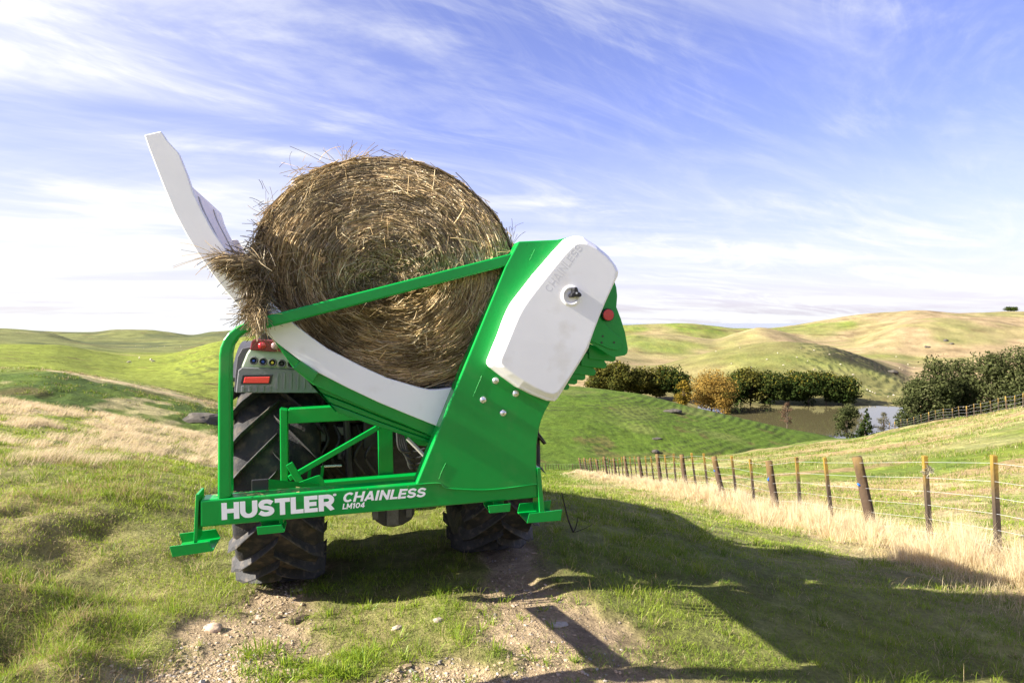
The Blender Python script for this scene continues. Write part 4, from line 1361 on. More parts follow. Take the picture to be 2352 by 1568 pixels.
# ------------------------------------------------------------------ tractor
def make_wheel(parent, name, c, Rr, width, rim_r, nlug, lug_h, dirn=1):
    """wheel with its axis along local x"""
    hw = width / 2
    bm = bmesh.new()
    prof = [(-hw * .62, rim_r * .985), (-hw * .60, rim_r * .80), (-hw * .12, rim_r * .72), (-hw * .10, .16), (-hw * .2, .12), (-hw * .2, .0005)]
    prof2 = [(o * -1, r) for o, r in prof]
    add_lathe(bm, prof + prof2[::-1], (0, 0, 0), 'x', 40)
    for k in range(10):
        a = 2 * math.pi * k / 10
        add_cyl(bm, (0, .2 * math.cos(a), .2 * math.sin(a)), (1, 0, 0), .014, hw * .36, 8)
    w = bm_obj(name, bm, M['rim'], parent, smooth=False)
    w.location = c
    Rc = Rr - lug_h
    bm = bmesh.new()
    prof = [(-hw * .66, rim_r), (-hw * .86, rim_r + .03), (-hw * 1.0, (rim_r + Rc) / 2), (-hw * .97, Rc - .07), (-hw * .86, Rc - .018), (-hw * .5, Rc - .004), (0, Rc),
            (hw * .5, Rc - .004), (hw * .86, Rc - .018), (hw * .97, Rc - .07), (hw * 1.0, (rim_r + Rc) / 2), (hw * .86, rim_r + .03), (hw * .66, rim_r)]
    add_lathe(bm, prof, (0, 0, 0), 'x', 72, closed=True)
    ty = bm_obj('tyre', bm, M['rubber'], w, smooth=True)
    ty.data.polygons.foreach_set('use_smooth', np.ones(len(ty.data.polygons), dtype=bool))
    # chevron lugs
    bm = bmesh.new()
    step = 2 * math.pi / nlug
    for side in (-1, 1):
        for k in range(nlug):
            a0 = step * (k + (.5 if side > 0 else 0))
            secs = []
            ns = 5
            for i in range(ns + 1):
                f = i / ns
                xx = side * hw * (1.0 - 1.02 * f)
                aa = a0 + dirn * f * (.62 * hw / .3) * .5 * 1.25
                bas = Rc - .03 - (.06 if i == 0 else 0)
                topr = Rr - (.012 if i == 0 else 0) - (.022 if i in (0,) else 0)
                wb = .055 if i < ns else .042
                wt = .036 if i < ns else .03
                if i == 0:
                    wb, wt = .075, .055
                sec = []
                for (ww, rr) in ((-wb, bas), (-wt, topr), (wt, topr), (wb, bas)):
                    da = ww / 2 * 1.15 / Rr
                    sec.append(bm.verts.new((xx + side * ww * .35 * dirn * -1, rr * math.sin(aa + da), rr * math.cos(aa + da))))
                secs.append(sec)
            for s0, s1 in zip(secs[:-1], secs[1:]):
                for j in range(4):
                    jj = (j + 1) % 4
                    bm.faces.new((s0[j], s0[jj], s1[jj], s1[j]))
            bm.faces.new(secs[0]); bm.faces.new(secs[-1][::-1])
    bm_obj('tread_lugs', bm, M['lug'], w, bevel=.004, segs=1, angle=50)
    return w


def build_tractor():
    Rw, wy = .83, 2.06
    xl = (loc(533, 1200, 1.5).x + loc(740, 1200, 1.5).x) / 2
    wl_ = loc(740, 1200, 1.5).x - loc(533, 1200, 1.5).x
    xr = (loc(1064, 1200, 1.55).x + loc(1246, 1200, 1.55).x) / 2
    xm = (xl + xr) / 2
    t = frame_empty('tractor', (xm, wy, 0.0), label='tractor seen from behind, mostly hidden behind the bale feeder, with large lugged rear tyres', cat='tractor')
    O = Vector((xm, wy, 0))
    L = lambda px, py, ly: loc(px, py, ly) - O
    def LP(pts, ly): return [(L(p[0], p[1], ly).x, L(p[0], p[1], ly).z) for p in pts]
    def prism(name, pts, y0, y1, material, parent=t, bev=.004, at=None):
        bm = bmesh.new(); add_prism(bm, LP(pts, y0 if at is None else at), y0 - wy, y1 - wy)
        return bm_obj(name, bm, material, parent, bevel=bev)
    hl = (xr - xl) / 2
    for s in (-1, 1):
        make_wheel(t, 'rear_wheel', (s * hl, 0 if s < 0 else .16, Rw - .02 + (0 if s < 0 else .045)), Rw, wl_ * .98, .48, 21, .055, dirn=1)
    for s in (-1, 1):
        fx = s * hl * .98
        gz = hz(*(MO + UX * (xm + fx) + VY * (wy + 2.55))[:2])
        make_wheel(t, 'front_wheel', (fx, 2.55, gz + .60), .62, wl_ * .78, .36, 17, .04, dirn=1)
    # driveline
    bm = bmesh.new()
    add_cyl(bm, (0, 0, .82), (1, 0, 0), .15, hl * 2 - .1, 24)
    add_box(bm, (0, -.05, .86), (.62, .75, .62))
    add_box(bm, (0, 1.2, .78), (.5, 2.2, .45))
    add_cyl(bm, (0, 2.55, .42), (1, 0, 0), .09, hl * 2, 16)
    add_box(bm, (0, -.45, 1.15), (.46, .3, .28))
    bm_obj('transmission', bm, M['dark_metal'], t, bevel=.02)
    bm = bmesh.new(); add_box(bm, (0, .12, 1.02), (hl * 2 - .58, .5, .9))
    bm_obj('dark_backing', bm, M['black'], t, bevel=.03)  # black box added as a dark background behind the linkage gap
    # three point linkage
    lk = []
    for s in (-1, 1):
        bm = bmesh.new()
        add_bar(bm, (s * .24, -.3, .62), (s * .38, -.86, .76), .04, .09)
        bm_obj('lower_link', bm, M['dark_metal'], t, bevel=.006)
        bm = bmesh.new()
        add_bar(bm, (s * .22, -.3, 1.28), (s * .33, -.62, 1.26), .05, .07)
        add_cyl(bm, (s * .33, -.62, 1.0), (.05 * s, 0, 1), .024, .52, 12)
        bm_obj('lift_arm', bm, M['dark_metal'], t, bevel=.004)
    bm = bmesh.new(); add_cyl(bm, (0.02, -.62, 1.08), (0, 1, -.05), .03, .5, 14)
    bm_obj('top_link', bm, M['grey_metal'], t)
    # hydraulic couplers, valve blocks and hoses in the gap
    for k, (px, py, w_, h_) in enumerate(((738, 998, 24, 34), (785, 990, 22, 20), (792, 1040, 34, 30), (716, 1080, 10, 50))):
        prism('valve_block', [(px - w_ / 2, py + h_ / 2), (px + w_ / 2, py + h_ / 2), (px + w_ / 2, py - h_ / 2), (px - w_ / 2, py - h_ / 2)], 1.50, 1.60, M['grey_metal'], bev=.008)
    for k in range(7):
        x0 = 690 + 26 * k
        tube_obj('hydraulic_hose', [L(x0, 975, 1.52), L(x0 + 12, 1010, 1.48), L(x0 - 6, 1050, 1.46), L(x0 + 16, 1085, 1.5), L(x0 + 30, 1100, 1.6)], .013, M['hose'], t, 8)
    tube_obj('cross_pin', [L(737, 1071, 1.42), L(760, 1069.5, 1.42), L(785, 1068.5, 1.42)], .010, M['chrome'], t, 8, resample=0)
    # power shaft guard hanging under the beam
    prism('hitch_frame', [(853, 1166), (953, 1160), (952, 1180), (945, 1193), (925, 1205), (905, 1210), (882, 1208), (865, 1198), (855, 1186)], 1.52, 1.56, M['dark_metal'], bev=.006)
    prism('hitch_shaft', [(888, 1160), (916, 1158), (916, 1206), (888, 1208)], 1.47, 1.519, M['grey_metal'], bev=.006)
    for px, py in ((862, 1184), (939, 1178)):
        prism('hitch_lug', [(px - 6, py + 10), (px + 7, py + 9), (px + 7, py - 10), (px - 6, py - 9)], 1.48, 1.519, M['grey_metal'])
    # --- mudguards: the left one is in view, the right one mirrors it
    fy = 1.30
    lower = [(541, 902), (547, 850), (556, 843), (640, 846), (742, 852), (775, 902)]
    upper = [(553, 845), (566, 812), (574, 800), (700, 800), (740, 852), (640, 847)]
    f = prism('mudguard', lower, fy, fy + .10, M['fender_grey'], bev=.006)
    for k in range(11):
        x0 = 557 + 15.5 * k
        if not (552 < x0 < 628):
            prism('rib', [(x0, 894), (x0 + 5, 894), (x0 + 6, 856), (x0 + 1, 856)], fy - .006, fy - .0005, M['fender_grey'], f, bev=.002)
        prism('rib', [(x0 - 3, 900), (x0 + 3, 900), (x0 + 4, 886), (x0 - 2, 886)], fy - .006, fy - .0005, M['fender_grey'], f, bev=.002) if k < 5 else None
    pf = prism('lamp_panel', upper, fy + .01, fy + .12, M['fender_pale'], bev=.012)
    rf = prism('reflector_frame', [(552, 882), (622, 882), (627, 860), (557, 861)], fy - .010, fy - .0065, M['black'])
    prism('reflector_lens', [(559, 879.5), (617, 879.5), (620, 865), (562, 866)], fy - .016, fy - .0105, M['red_reflector'], rf)
    for k, mt in enumerate(('blue', 'blue', 'yellow', 'black', 'black')):
        cx_, cy_ = 583 + 21.5 * k, 828 + 2.2 * k
        c = L(cx_, cy_, fy)
        bm = bmesh.new()
        add_lathe(bm, [(.008, .026), (-.022, .025), (-.020, .019), (.004, .017), (.006, .002)], c, 'y', 20)
        so = bm_obj('socket', bm, M['fender_dark'], t, smooth=True)
        bm = bmesh.new(); add_cyl(bm, c + Vector((0, -.004, 0)), (0, 1, 0), .0095, .016, 14)
        bm_obj('plug', bm, M[mt], so, bevel=.002)
    lam = prism('tail_lamp', [(573, 804), (577, 783), (584, 778), (640, 781), (652, 790), (660, 808), (620, 808)], fy - .02, fy + .009, M['dark_red'], bev=.008)
    for px, mt in ((602, 'lamp_red'), (632, 'clear_lens')):
        c = L(px, 794, fy - .02)
        bm = bmesh.new(); add_lathe(bm, [(.004, .026), (-.006, .0245), (-.012, .017), (-.014, .004)], c, 'y', 22)
        bm_obj('lamp_lens', bm, M[mt], lam, smooth=True)
    # arched guard over each rear wheel
    for s in (-1, 1):
        bm = bmesh.new()
        rin, rout = Rw + .06, Rw + .10
        arc = [(a, rin) for a in np.linspace(R(131), R(20), 22)] + [(a, rout) for a in np.linspace(R(20), R(131), 22)]
        x0, x1 = s * hl - wl_ * .5, s * hl + wl_ * .42
        va = [bm.verts.new((x0, -r_ * math.cos(math.pi - a), Rw + r_ * math.sin(a))) for a, r_ in arc]
        vb = [bm.verts.new((x1, v.co.y, v.co.z)) for v in va]
        bm.faces.new(va); bm.faces.new(vb[::-1])
        for i in range(len(va)):
            j = (i + 1) % len(va)
            bm.faces.new((va[j], va[i], vb[i], vb[j]))
        bm_obj('wheel_arch', bm, M['fender_dark'], t)
    # dark outer skirt left of the lamps
    prism('mudguard_skirt', [(538, 900), (540, 860), (545, 820), (556, 800), (576, 796), (566, 812), (553, 846), (546, 852), (542, 900)], fy + .02, fy + .25, M['fender_dark'], bev=.004)
    prism('mudguard_top', [(575, 802), (600, 766), (622, 760), (700, 760), (730, 802)], fy + .05, fy + .45, M['black'], bev=.01)
    # cab and bonnet (hidden by the bale from here, but present)
    cabx = .62
    for sx in (-1, 1):
        for y_ in (-.45, 1.0):
            bm = bmesh.new()
            add_bar(bm, (sx * cabx, y_, 1.25), (sx * (cabx - .05), y_ * .95, 2.42), .07, .07)
            bm_obj('cab_pillar', bm, M['black'], t)
    bm = bmesh.new(); add_box(bm, (0, .27, 2.50), (1.32, 1.66, .14))
    bm_obj('cab_roof', bm, M['tractor_body'], t, bevel=.05, segs=4)
    for nm, c, s in (('cab_window', (0, -.44, 1.85), (1.08, .012, 1.05)), ('cab_window', (0, .97, 1.85), (1.08, .012, 1.05)), ('cab_window', (-.60, .27, 1.85), (.012, 1.3, 1.05)), ('cab_window', (.60, .27, 1.85), (.012, 1.3, 1.05))):
        bm = bmesh.new(); add_box(bm, c, s); bm_obj(nm, bm, M['glass'], t)
    bm = bmesh.new(); add_box(bm, (0, .27, 1.24), (1.2, 1.5, .12)); bm_obj('cab_floor', bm, M['black'], t, bevel=.02)
    bm = bmesh.new(); add_box(bm, (0, 2.15, 1.25), (.72, 2.2, .62)); bm_obj('bonnet', bm, M['tractor_body'], t, bevel=.09, segs=4)
    bm = bmesh.new(); add_cyl(bm, (.42, 1.2, 2.0), (0, 0, 1), .045, 1.2, 16); bm_obj('exhaust', bm, M['dark_metal'], t)
    return t


tractor = build_tractor()


# ------------------------------------------------------------------ fences
def timber(n, w):
    return


def make_post(name, base, top, rad, parent, square=False, lichen=.4, seed=0, segs=10):
    """round or square timber post, slightly uneven, lichen near the top"""
    sides = 4 if square else 12
    p0, p1 = np.array(base, float), np.array(top, float)
    s = np.linspace(0, 1, segs)
    P = p0[None] + (p1 - p0)[None] * s[:, None]
    taper = (1.04 - .08 * s) * (1 + .03 * (fbm(s * 5 + seed * 3.1, s * 0 + seed, 3, 2) - .5))
    V, Q, _ = tubes(P[None], [rad], sides, taper=taper)
    V = V.reshape(segs, sides, 3)
    if not square:
        V += RNG.normal(0, rad * .03, V.shape)
    if square:
        c, sn = math.cos(.785), math.sin(.785)
        d = V - P[:, None]
        V = P[:, None] + np.stack([d[..., 0] * c - d[..., 1] * sn, d[..., 0] * sn + d[..., 1] * c, d[..., 2]], -1)
    cap = V[-1].mean(0) + np.array([0, 0, rad * (.12 if not square else 0)])
    allV = np.vstack([V.reshape(-1, 3), cap[None]])
    ci = len(allV) - 1
    tri = [[(segs - 1) * sides + k, (segs - 1) * sides + (k + 1) % sides, ci] for k in range(sides)]
    base_c = C(.082, .056, .038) if not square else C(.066, .05, .037)
    zz = np.repeat(s, sides)
    nz = fbm(np.tile(np.arange(sides), segs) * .9 + seed * 7, zz * 6 + seed, 5, 3)
    cc = base_c[None] * (.6 + .8 * nz)[:, None]
    li = np.clip(sstep(.60, 1.0, zz) * lichen * 1.25 * sstep(.25, .65, nz + .12 * zz), 0, 1)[:, None]
    cc = lerp(cc, C(.27, .175, .03), li)
    cc = np.vstack([cc, cc[-sides:].mean(0)[None]])
    me = np_mesh(name, allV, [Q, np.array(tri)], cc, smooth=not square)
    return link(name, me, M['post'], parent)


def build_fence():
    y_root = 10.5
    rx = float(fence_x(y_root)); rz = hz(rx, y_root)
    t = empty('post_fence', (rx, y_root, rz), label='post and batten wire fence with leaning timber posts running downhill through pale dry grass', cat='fence')
    O = np.array([rx, y_root, rz])
    tops = []
    for k in range(-5, 37):
        y = {-1: 8.95, -2: 7.68, -3: 6.3}.get(k, 10.5 + 1.27 * k)
        x = float(fence_x(y))
        z = hz(x, y)
        big = (k % 3 == 0)
        lean = (.25 if big else .15) * random.uniform(.75, 1.2)
        if k == -2: lean = .075
        if k == -1: lean = .085
        h = random.uniform(1.16, 1.25)
        b = np.array([x + lean * .45, y, z - .15]) - O
        tp = np.array([x - lean * .55, y + random.uniform(-.03, .03), z + h]) - O
        make_post('post' if big else 'batten', b, tp, .075 if big else .038, t, square=not big, lichen=.25 if big else .85, seed=k + 50)
        tops.append((b + [0, 0, .15], tp))
    B = np.array([q[0] for q in tops]); T = np.array([q[1] for q in tops])
    for f in (.93, .76, .61, .46, .31, .16):
        P = B + (T - B) * f
        P[:, 0] -= .02
        V, Q, _ = tubes(P[None], [.0018], 5)
        link('wire', np_mesh('wire', V, [Q]), M['wire'], t)
    # blue insulators on the strainer posts
    for k, f in ((5, .66), (8, .68), (11, .68)):
        p = B[k] + (T[k] - B[k]) * f + np.array([-.085, -.02, 0])
        bm = bmesh.new()
        add_cyl(bm, p, (0, 1, .2), .017, .05, 12)
        add_box(bm, Vector(p) + Vector((.012, 0, .03)), (.016, .03, .05))
        add_box(bm, Vector(p) + Vector((.03, 0, -.025)), (.05, .012, .012))
        bm_obj('insulator', bm, M['insul'], t, bevel=.003)
    # lichen tuft on one batten
    p = B[4] + (T[4] - B[4]) * .86
    n = 120
    d = RNG.normal(0, 1, (n, 3)); d /= np.linalg.norm(d, axis=1, keepdims=True)
    P = p[None, None] + d[:, None] * np.array([0.02, .05, .065])[None, :, None] + RNG.normal(0, .012, (n, 1, 3)) + np.array([.01, -.03, -.02])
    V, Q, own = tubes(P, np.full(n, .0035), 3)
    link('lichen', np_mesh('lichen', V, [Q], np.tile(C(.33, .30, .21), (len(V), 1))), M['straw'], t)
    return t


build_fence()


def fence_line(name, pts, h, rad, label, wires=4, lichen=.9, root_i=0):
    """pts: list of ground points (x,y)"""
    P0 = [(x, y, hz(x, y)) for x, y in pts]
    O = np.array(P0[root_i])
    t = empty(name, O, label=label, cat='fence')
    B, T = [], []
    for i, p in enumerate(P0):
        big = i % 5 == 0
        b = np.array(p) - O; tp = b + np.array([random.uniform(-.12, .02) * h, 0, h * random.uniform(.95, 1.05)])
        make_post('post' if big else 'batten', b - [0, 0, .2], tp, rad * (1.35 if big else 1), t, square=not big, lichen=lichen, seed=i + 200, segs=6)
        B.append(b); T.append(tp)
    B, T = np.array(B), np.array(T)
    for k in range(wires):
        f = .95 - .8 * k / max(1, wires - 1)
        V, Q, _ = tubes((B + (T - B) * f)[None], [rad * .13], 4)
        link('wire', np_mesh('wire', V, [Q]), M['wire'], t)
    return t


# along the ridge at the right
rp = []
for px in (2440, 2410, 2378, 2350, 2331, 2313, 2294, 2277, 2254, 2238, 2221, 2204, 2188, 2168, 2150, 2134, 2117, 2100, 2085, 2070, 2056, 2043):
    d = float(np.interp(px, [1940, 2050, 2200, 2352, 2800], [125, 100, 70, 52, 45])) * .99
    rp.append(((px - CX) / F * d, d))
fence_line('ridge_fence', rp, 1.15, .045, 'distant wire fence with yellow topped posts climbing the ridge beside the dark trees', wires=4, root_i=6)  # orange light on these post tops is painted through the lichen tint
vp = []
for i in range(20):
    px = 1222 + i * 6.2
    d = 138 + i * .15
    vp.append(((px - CX) / F * d, d))
fence_line('valley_fence', vp, 1.15, .06, 'small dark fence at the foot of the green hill, seen just right of the tractor', wires=3, lichen=.0, root_i=10)


# ------------------------------------------------------------------ trees
def make_tree(name, base, h, w, palette, label, cat='tree', kind='round', leaf=.5, nleaf=2600, nclump=26, trunk=.25, group=None, light=None):
    x, y, z = base
    t = empty(name, base, label=label, cat=cat, group=group)
    rs = np.random.default_rng(abs(hash((round(x, 2), round(y, 2)))) % (2 ** 31) if False else int(abs(x * 131 + y * 17)) + 5)
    cen = []
    if kind == 'conifer':
        for i in range(nclump):
            f = (i + .5) / nclump
            a = rs.random() * 6.28
            rr = w / 2 * (1 - f) ** .9 * rs.uniform(.35, .95)
            cen.append((rr * math.cos(a), rr * math.sin(a), h * (.08 + .9 * f), w * .20 * (1.15 - f) + .1, .6))
    elif kind == 'bare':
        for i in range(nclump):
            a = rs.random() * 6.28; f = rs.random()
            rr = w / 2 * math.sin(math.pi * min(1, .15 + .85 * f)) * rs.uniform(.3, 1)
            cen.append((rr * math.cos(a), rr * math.sin(a), h * (.18 + .8 * f), w * .13, .9))
    else:
        for i in range(nclump):
            v = rs.normal(0, 1, 3); v /= np.linalg.norm(v)
            k = rs.uniform(.45, 1.0)
            cr = w * rs.uniform(.13, .23)
            cx_ = v[0] * (w / 2 - cr * .7) * k; cy_ = v[1] * (w / 2 - cr * .7) * k
            cz_ = h * .50 + v[2] * (h * .50 - cr * .6) * k
            cen.append((cx_, cy_, max(cz_, cr * .6), cr, .85))
    cen = np.array(cen)
    wts = cen[:, 3] ** 2; wts = wts / wts.sum()
    ci = rs.choice(len(cen), nleaf, p=wts)
    d = rs.normal(0, 1, (nleaf, 3)); d /= np.linalg.norm(d, axis=1, keepdims=True)
    d[:, 2] = np.where(d[:, 2] < -.3, d[:, 2] * .5, d[:, 2])
    rad = cen[ci, 3] * (1 - .45 * rs.random(nleaf) ** 2) * (1 + .12 * rs.normal(0, 1, nleaf))
    P = cen[ci, :3] + d * rad[:, None] * np.array([1, 1, 1]) * np.stack([np.ones(nleaf), np.ones(nleaf), cen[ci, 4]], 1)
    P[:, 2] = np.maximum(P[:, 2] * (h / np.percentile(P[:, 2], 99.6)), h * .02)
    nrm = d + rs.normal(0, .55, (nleaf, 3)); nrm /= np.linalg.norm(nrm, axis=1, keepdims=True)
    ref = rs.normal(0, 1, (nleaf, 3))
    u = np.cross(nrm, ref); u /= np.linalg.norm(u, axis=1, keepdims=True)
    v = np.cross(nrm, u)
    s = leaf * rs.uniform(.55, 1.25, nleaf)[:, None]
    V = np.stack([P - u * s * .5, P + v * s * .38, P + u * s * .5 + nrm * s * .15, P - v * s * .38], 1).reshape(-1, 3)
    q = np.arange(nleaf * 4).reshape(-1, 4)
    pal = np.array(palette)
    cl_h = rs.random(len(cen))
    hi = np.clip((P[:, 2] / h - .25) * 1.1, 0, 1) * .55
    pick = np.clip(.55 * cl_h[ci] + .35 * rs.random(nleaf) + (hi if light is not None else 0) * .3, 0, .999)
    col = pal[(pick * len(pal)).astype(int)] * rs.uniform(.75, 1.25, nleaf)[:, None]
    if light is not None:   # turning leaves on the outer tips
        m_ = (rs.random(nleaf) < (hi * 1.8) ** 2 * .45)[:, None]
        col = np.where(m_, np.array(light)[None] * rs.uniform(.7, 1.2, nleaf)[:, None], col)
    me = np_mesh('crown', V, [q], np.repeat(col, 4, 0))
    link('crown', me, M['leaf'], t)
    # trunk and limbs
    paths, rads = [], []
    tr = max(.06, h * .022) * trunk / .25
    paths.append(np.stack([np.linspace(0, .05 * w * rs.normal(), 6), np.linspace(0, .05 * w * rs.normal(), 6), np.linspace(-.4, h * (.9 if kind in ('conifer', 'bare') else .6), 6)], 1)); rads.append(tr)
    for i in rs.choice(len(cen), min(len(cen), 12 if kind != 'bare' else 22), replace=False):
        b0 = np.array([0, 0, min(cen[i, 2] * .6, h * .5) if kind != 'conifer' else cen[i, 2]])
        e = cen[i, :3]
        mid = (b0 + e) / 2 + np.array([0, 0, .04 * h])
        tt = np.linspace(0, 1, 6)[:, None]
        paths.append((1 - tt) ** 2 * b0 + 2 * tt * (1 - tt) * mid + tt ** 2 * e); rads.append(tr * .42)
    Vt, Qt, _ = tubes(np.array(paths), np.array(rads), 6, taper=np.linspace(1, .35, 6))
    link('trunk', np_mesh('trunk', Vt, [Qt], smooth=True), M['bark'], t)
    return t


def tree_at(px, d, ytop, wpx, *a, zb=None, **k):
    x = (px - CX) / F * d
    z = hz(x, d) if zb is None else zb
    top = H - (ytop - Y0) / F * d
    return make_tree(a[0], (x, d, z - .1), top - z, wpx / F * d, *a[1:], **k)


DG = [(.022, .036, .010), (.032, .050, .013), (.048, .066, .017), (.062, .078, .020)]
OL = [(.040, .048, .013), (.060, .068, .017), (.085, .085, .020), (.11, .10, .024)]
AU = [(.20, .13, .032), (.27, .17, .038), (.31, .21, .055), (.19, .15, .042)]
YE = [(.15, .115, .02), (.21, .15, .024), (.24, .17, .03)]
BIG = [(.036, .046, .018), (.055, .066, .024), (.078, .088, .034), (.105, .112, .05)]
TIP = (.14, .125, .022)
row = [
    (1378, 290, 842, 52, OL, 'olive green tree nearest the feeder in the lakeside row'),
    (1420, 287, 836, 56, OL, 'olive tree with yellowing top, second from the feeder in the lakeside row'),
    (1466, 290, 848, 50, OL, 'lower olive bush in the lakeside row, between two taller olive trees'),
    (1508, 292, 846, 48, OL, 'yellow green tree in the lakeside row, left of a dark one'),
    (1550, 290, 846, 56, DG, 'dark green tree standing just left of the orange trees by the lake'),
    (1722, 294, 850, 62, OL, 'yellow topped tree just right of the large orange tree, at the water edge'),
    (1693, 292, 856, 50, DG, 'dark tree squeezed between the large orange tree and the yellow topped one'),
    (1768, 292, 857, 58, DG, 'dark lakeside tree second right of the large orange tree'),
    (1812, 293, 856, 60, DG, 'dark tree in the middle of the row standing on the far lake shore'),
    (1856, 293, 857, 58, DG, 'dark tree third from the right end of the lakeside row'),
    (1898, 293, 858, 56, DG, 'dark tree second from the right end of the lakeside row'),
    (1936, 292, 868, 58, DG, 'low rounded dark tree at the right end of the lakeside row'),
]
for (px, d, yt, w, pal, lab) in row:
    tree_at(px, d - (4 if px > 1600 else 0), yt - 4, w * 1.55, 'lakeside_tree', pal, lab, leaf=.95, nleaf=5200, nclump=44, group='trees in a row along the lake', light=TIP)
tree_at(1567, 262, 873, 48, 'autumn_tree', YE, 'small rounded yellow autumn tree beside the larger orange one', leaf=.6, nleaf=3000, nclump=26)
tree_at(1634, 268, 850, 128, 'autumn_tree', AU, 'large orange brown autumn tree at the left end of the lake', leaf=.6, nleaf=11000, nclump=80)
tree_at(1660, 262, 895, 70, 'autumn_tree', AU[:2] + OL[2:], 'low orange bush at the foot of the large orange tree by the water', leaf=.6, nleaf=2500, nclump=24)
bigs = [(2138, 152, 824, 106, 'broad round dark evergreen tree left of the others on the right shore', 44),
        (2205, 158, 828, 92, 'dark evergreen tree between the broad round one and the taller one at the right', 36),
        (2272, 150, 812, 108, 'tall grey green gum tree with bare limbs showing, behind the ridge fence', 36),
        (2345, 146, 799, 120, 'tallest dark evergreen tree at the right edge of the picture', 44),
        (2430, 150, 805, 110, 'dark evergreen tree just past the right edge of the picture', 36)]
for px, d, yt, w, lab, nc in bigs[:4]:
    tree_at(px, d, yt, w * 1.22, 'evergreen_tree', BIG, lab, leaf=.55, nleaf=13000, nclump=nc + 24, group='dark evergreen trees behind the ridge fence', light=(.10, .11, .04))
tree_at(2092, 150, 905, 86, 'evergreen_shrub', BIG, 'low dark shrub at the foot of the broad round evergreen', leaf=.5, nleaf=5000, nclump=36, cat='shrub')
tree_at(1946, 186, 926, 64, 'small_tree', BIG, 'small olive green tree with light gaps standing alone in front of the lake', leaf=.5, nleaf=3200, nclump=26)
tree_at(1990, 183, 941, 44, 'conifer_tree', DG, 'small dark pointed conifer in front of the lake', kind='conifer', leaf=.5, nleaf=2400, nclump=34)
tree_at(2030, 182, 946, 46, 'grey_bush', [(.10, .10, .07), (.13, .12, .08), (.08, .085, .05)], 'grey leafless looking bush between the small conifer and the shrub', kind='bare', leaf=.3, nleaf=1500, nclump=36, cat='bush')
tree_at(1808, 205, 923, 36, 'bare_tree', [(.12, .075, .05), (.15, .095, .06), (.10, .07, .05)], 'small reddish bare tree standing at the near edge of the lake', kind='bare', leaf=.28, nleaf=1300, nclump=36)
tree_at(2322, 1085, 704, 34, 'lone_tree', DG, 'lone dark tree on the skyline at the far right', leaf=1.6, nleaf=1500, nclump=18)


# ------------------------------------------------------------------ sheep
def make_sheep():
    me = bpy.data.meshes.new('sheep')
    bm = bmesh.new()
    verts = [((0, 0, .62), .25), ((.35, 0, .64), .26), ((-.35, 0, .62), .25), ((.55, 0, .60), .17), ((.74, 0, .50), .10), ((.88, 0, .38), .07)]
    vs = [bm.verts.new(p) for p, _ in verts]
    for a, b in ((0, 1), (0, 2), (1, 3), (3, 4), (4, 5)):
        bm.edges.new((vs[a], vs[b]))
    rads = [r for _, r in verts]
    for sx in (.33, -.36):
        for sy in (.13, -.13):
            a = bm.verts.new((sx, sy, .40)); b = bm.verts.new((sx + .02, sy, .2)); c = bm.verts.new((sx, sy, 0))
            bm.edges.new((vs[1] if sx > 0 else vs[2], a)); bm.edges.new((a, b)); bm.edges.new((b, c))
            rads += [.08, .045, .04]
    bm.verts.index_update()
    bm.to_mesh(me); bm.free()
    o = bpy.data.objects.new('sheep', me); COL.objects.link(o)
    md = o.modifiers.new('skin', 'SKIN')
    for i, v in enumerate(me.skin_vertices[0].data):
        v.radius = (rads[i], rads[i]); v.use_root = (i == 0)
    sb = o.modifiers.new('sub', 'SUBSURF'); sb.levels = 1; sb.render_levels = 1
    dg = bpy.context.evaluated_depsgraph_get()
    m2 = bpy.data.meshes.new_from_object(o.evaluated_get(dg))
    bpy.data.objects.remove(o)
    m2.polygons.foreach_set('use_smooth', np.ones(len(m2.polygons), dtype=bool))
    m2.name = 'sheep'
    m2.materials.clear(); m2.materials.append(M['sheep'])
    return m2


sheep_me = make_sheep()
flocks = [
    ('pale sheep grazing on the bright green hill left of the feeder', 'sheep on the green hill at the left', [(298, 835), (320, 824), (347, 829), (351, 832)]),
    ('tiny sheep on the far slope beyond the green saddle at the left', 'sheep on the far slope at the left', [(345, 797), (362, 799), (378, 796), (330, 801), (400, 799), (415, 797), (312, 795)]),
    ('tiny pale sheep grazing on the rounded beige hill above the lake', 'sheep on the beige hill above the lake', [(1786, 812), (1761, 827), (1831, 822), (1645, 808), (1700, 800), (1840, 800), (1870, 806), (1905, 815), (1680, 836), (1725, 845), (1800, 840), (1870, 850), (1930, 838), (1960, 862), (1855, 830)]),
    ('small pale sheep standing on the grass just above the far lake shore', 'sheep above the far shore', [(1992, 896), (1998, 900), (2004, 902), (2010, 904), (2040, 912), (2052, 909), (1980, 890)]),
    ('tiny sheep scattered on the pale slope right of the beige hill', 'sheep on the pale slope', [(2058, 820), (2072, 850), (2085, 838), (2035, 800), (2066, 846), (2100, 845)]),
]
for lab, grp, pts in flocks:
    for (px, py) in pts:
        x, y, z = ray_ground(px, py, 90)
        o = bpy.data.objects.new('sheep', sheep_me)
        COL.objects.link(o)
        o.location = (x, y, z - .03)
        o.rotation_euler = (0, 0, random.uniform(0, 6.28))
        s = random.uniform(.75, 1.0)
        o.scale = (s, s, s)
        tag(o, lab, 'sheep', grp)


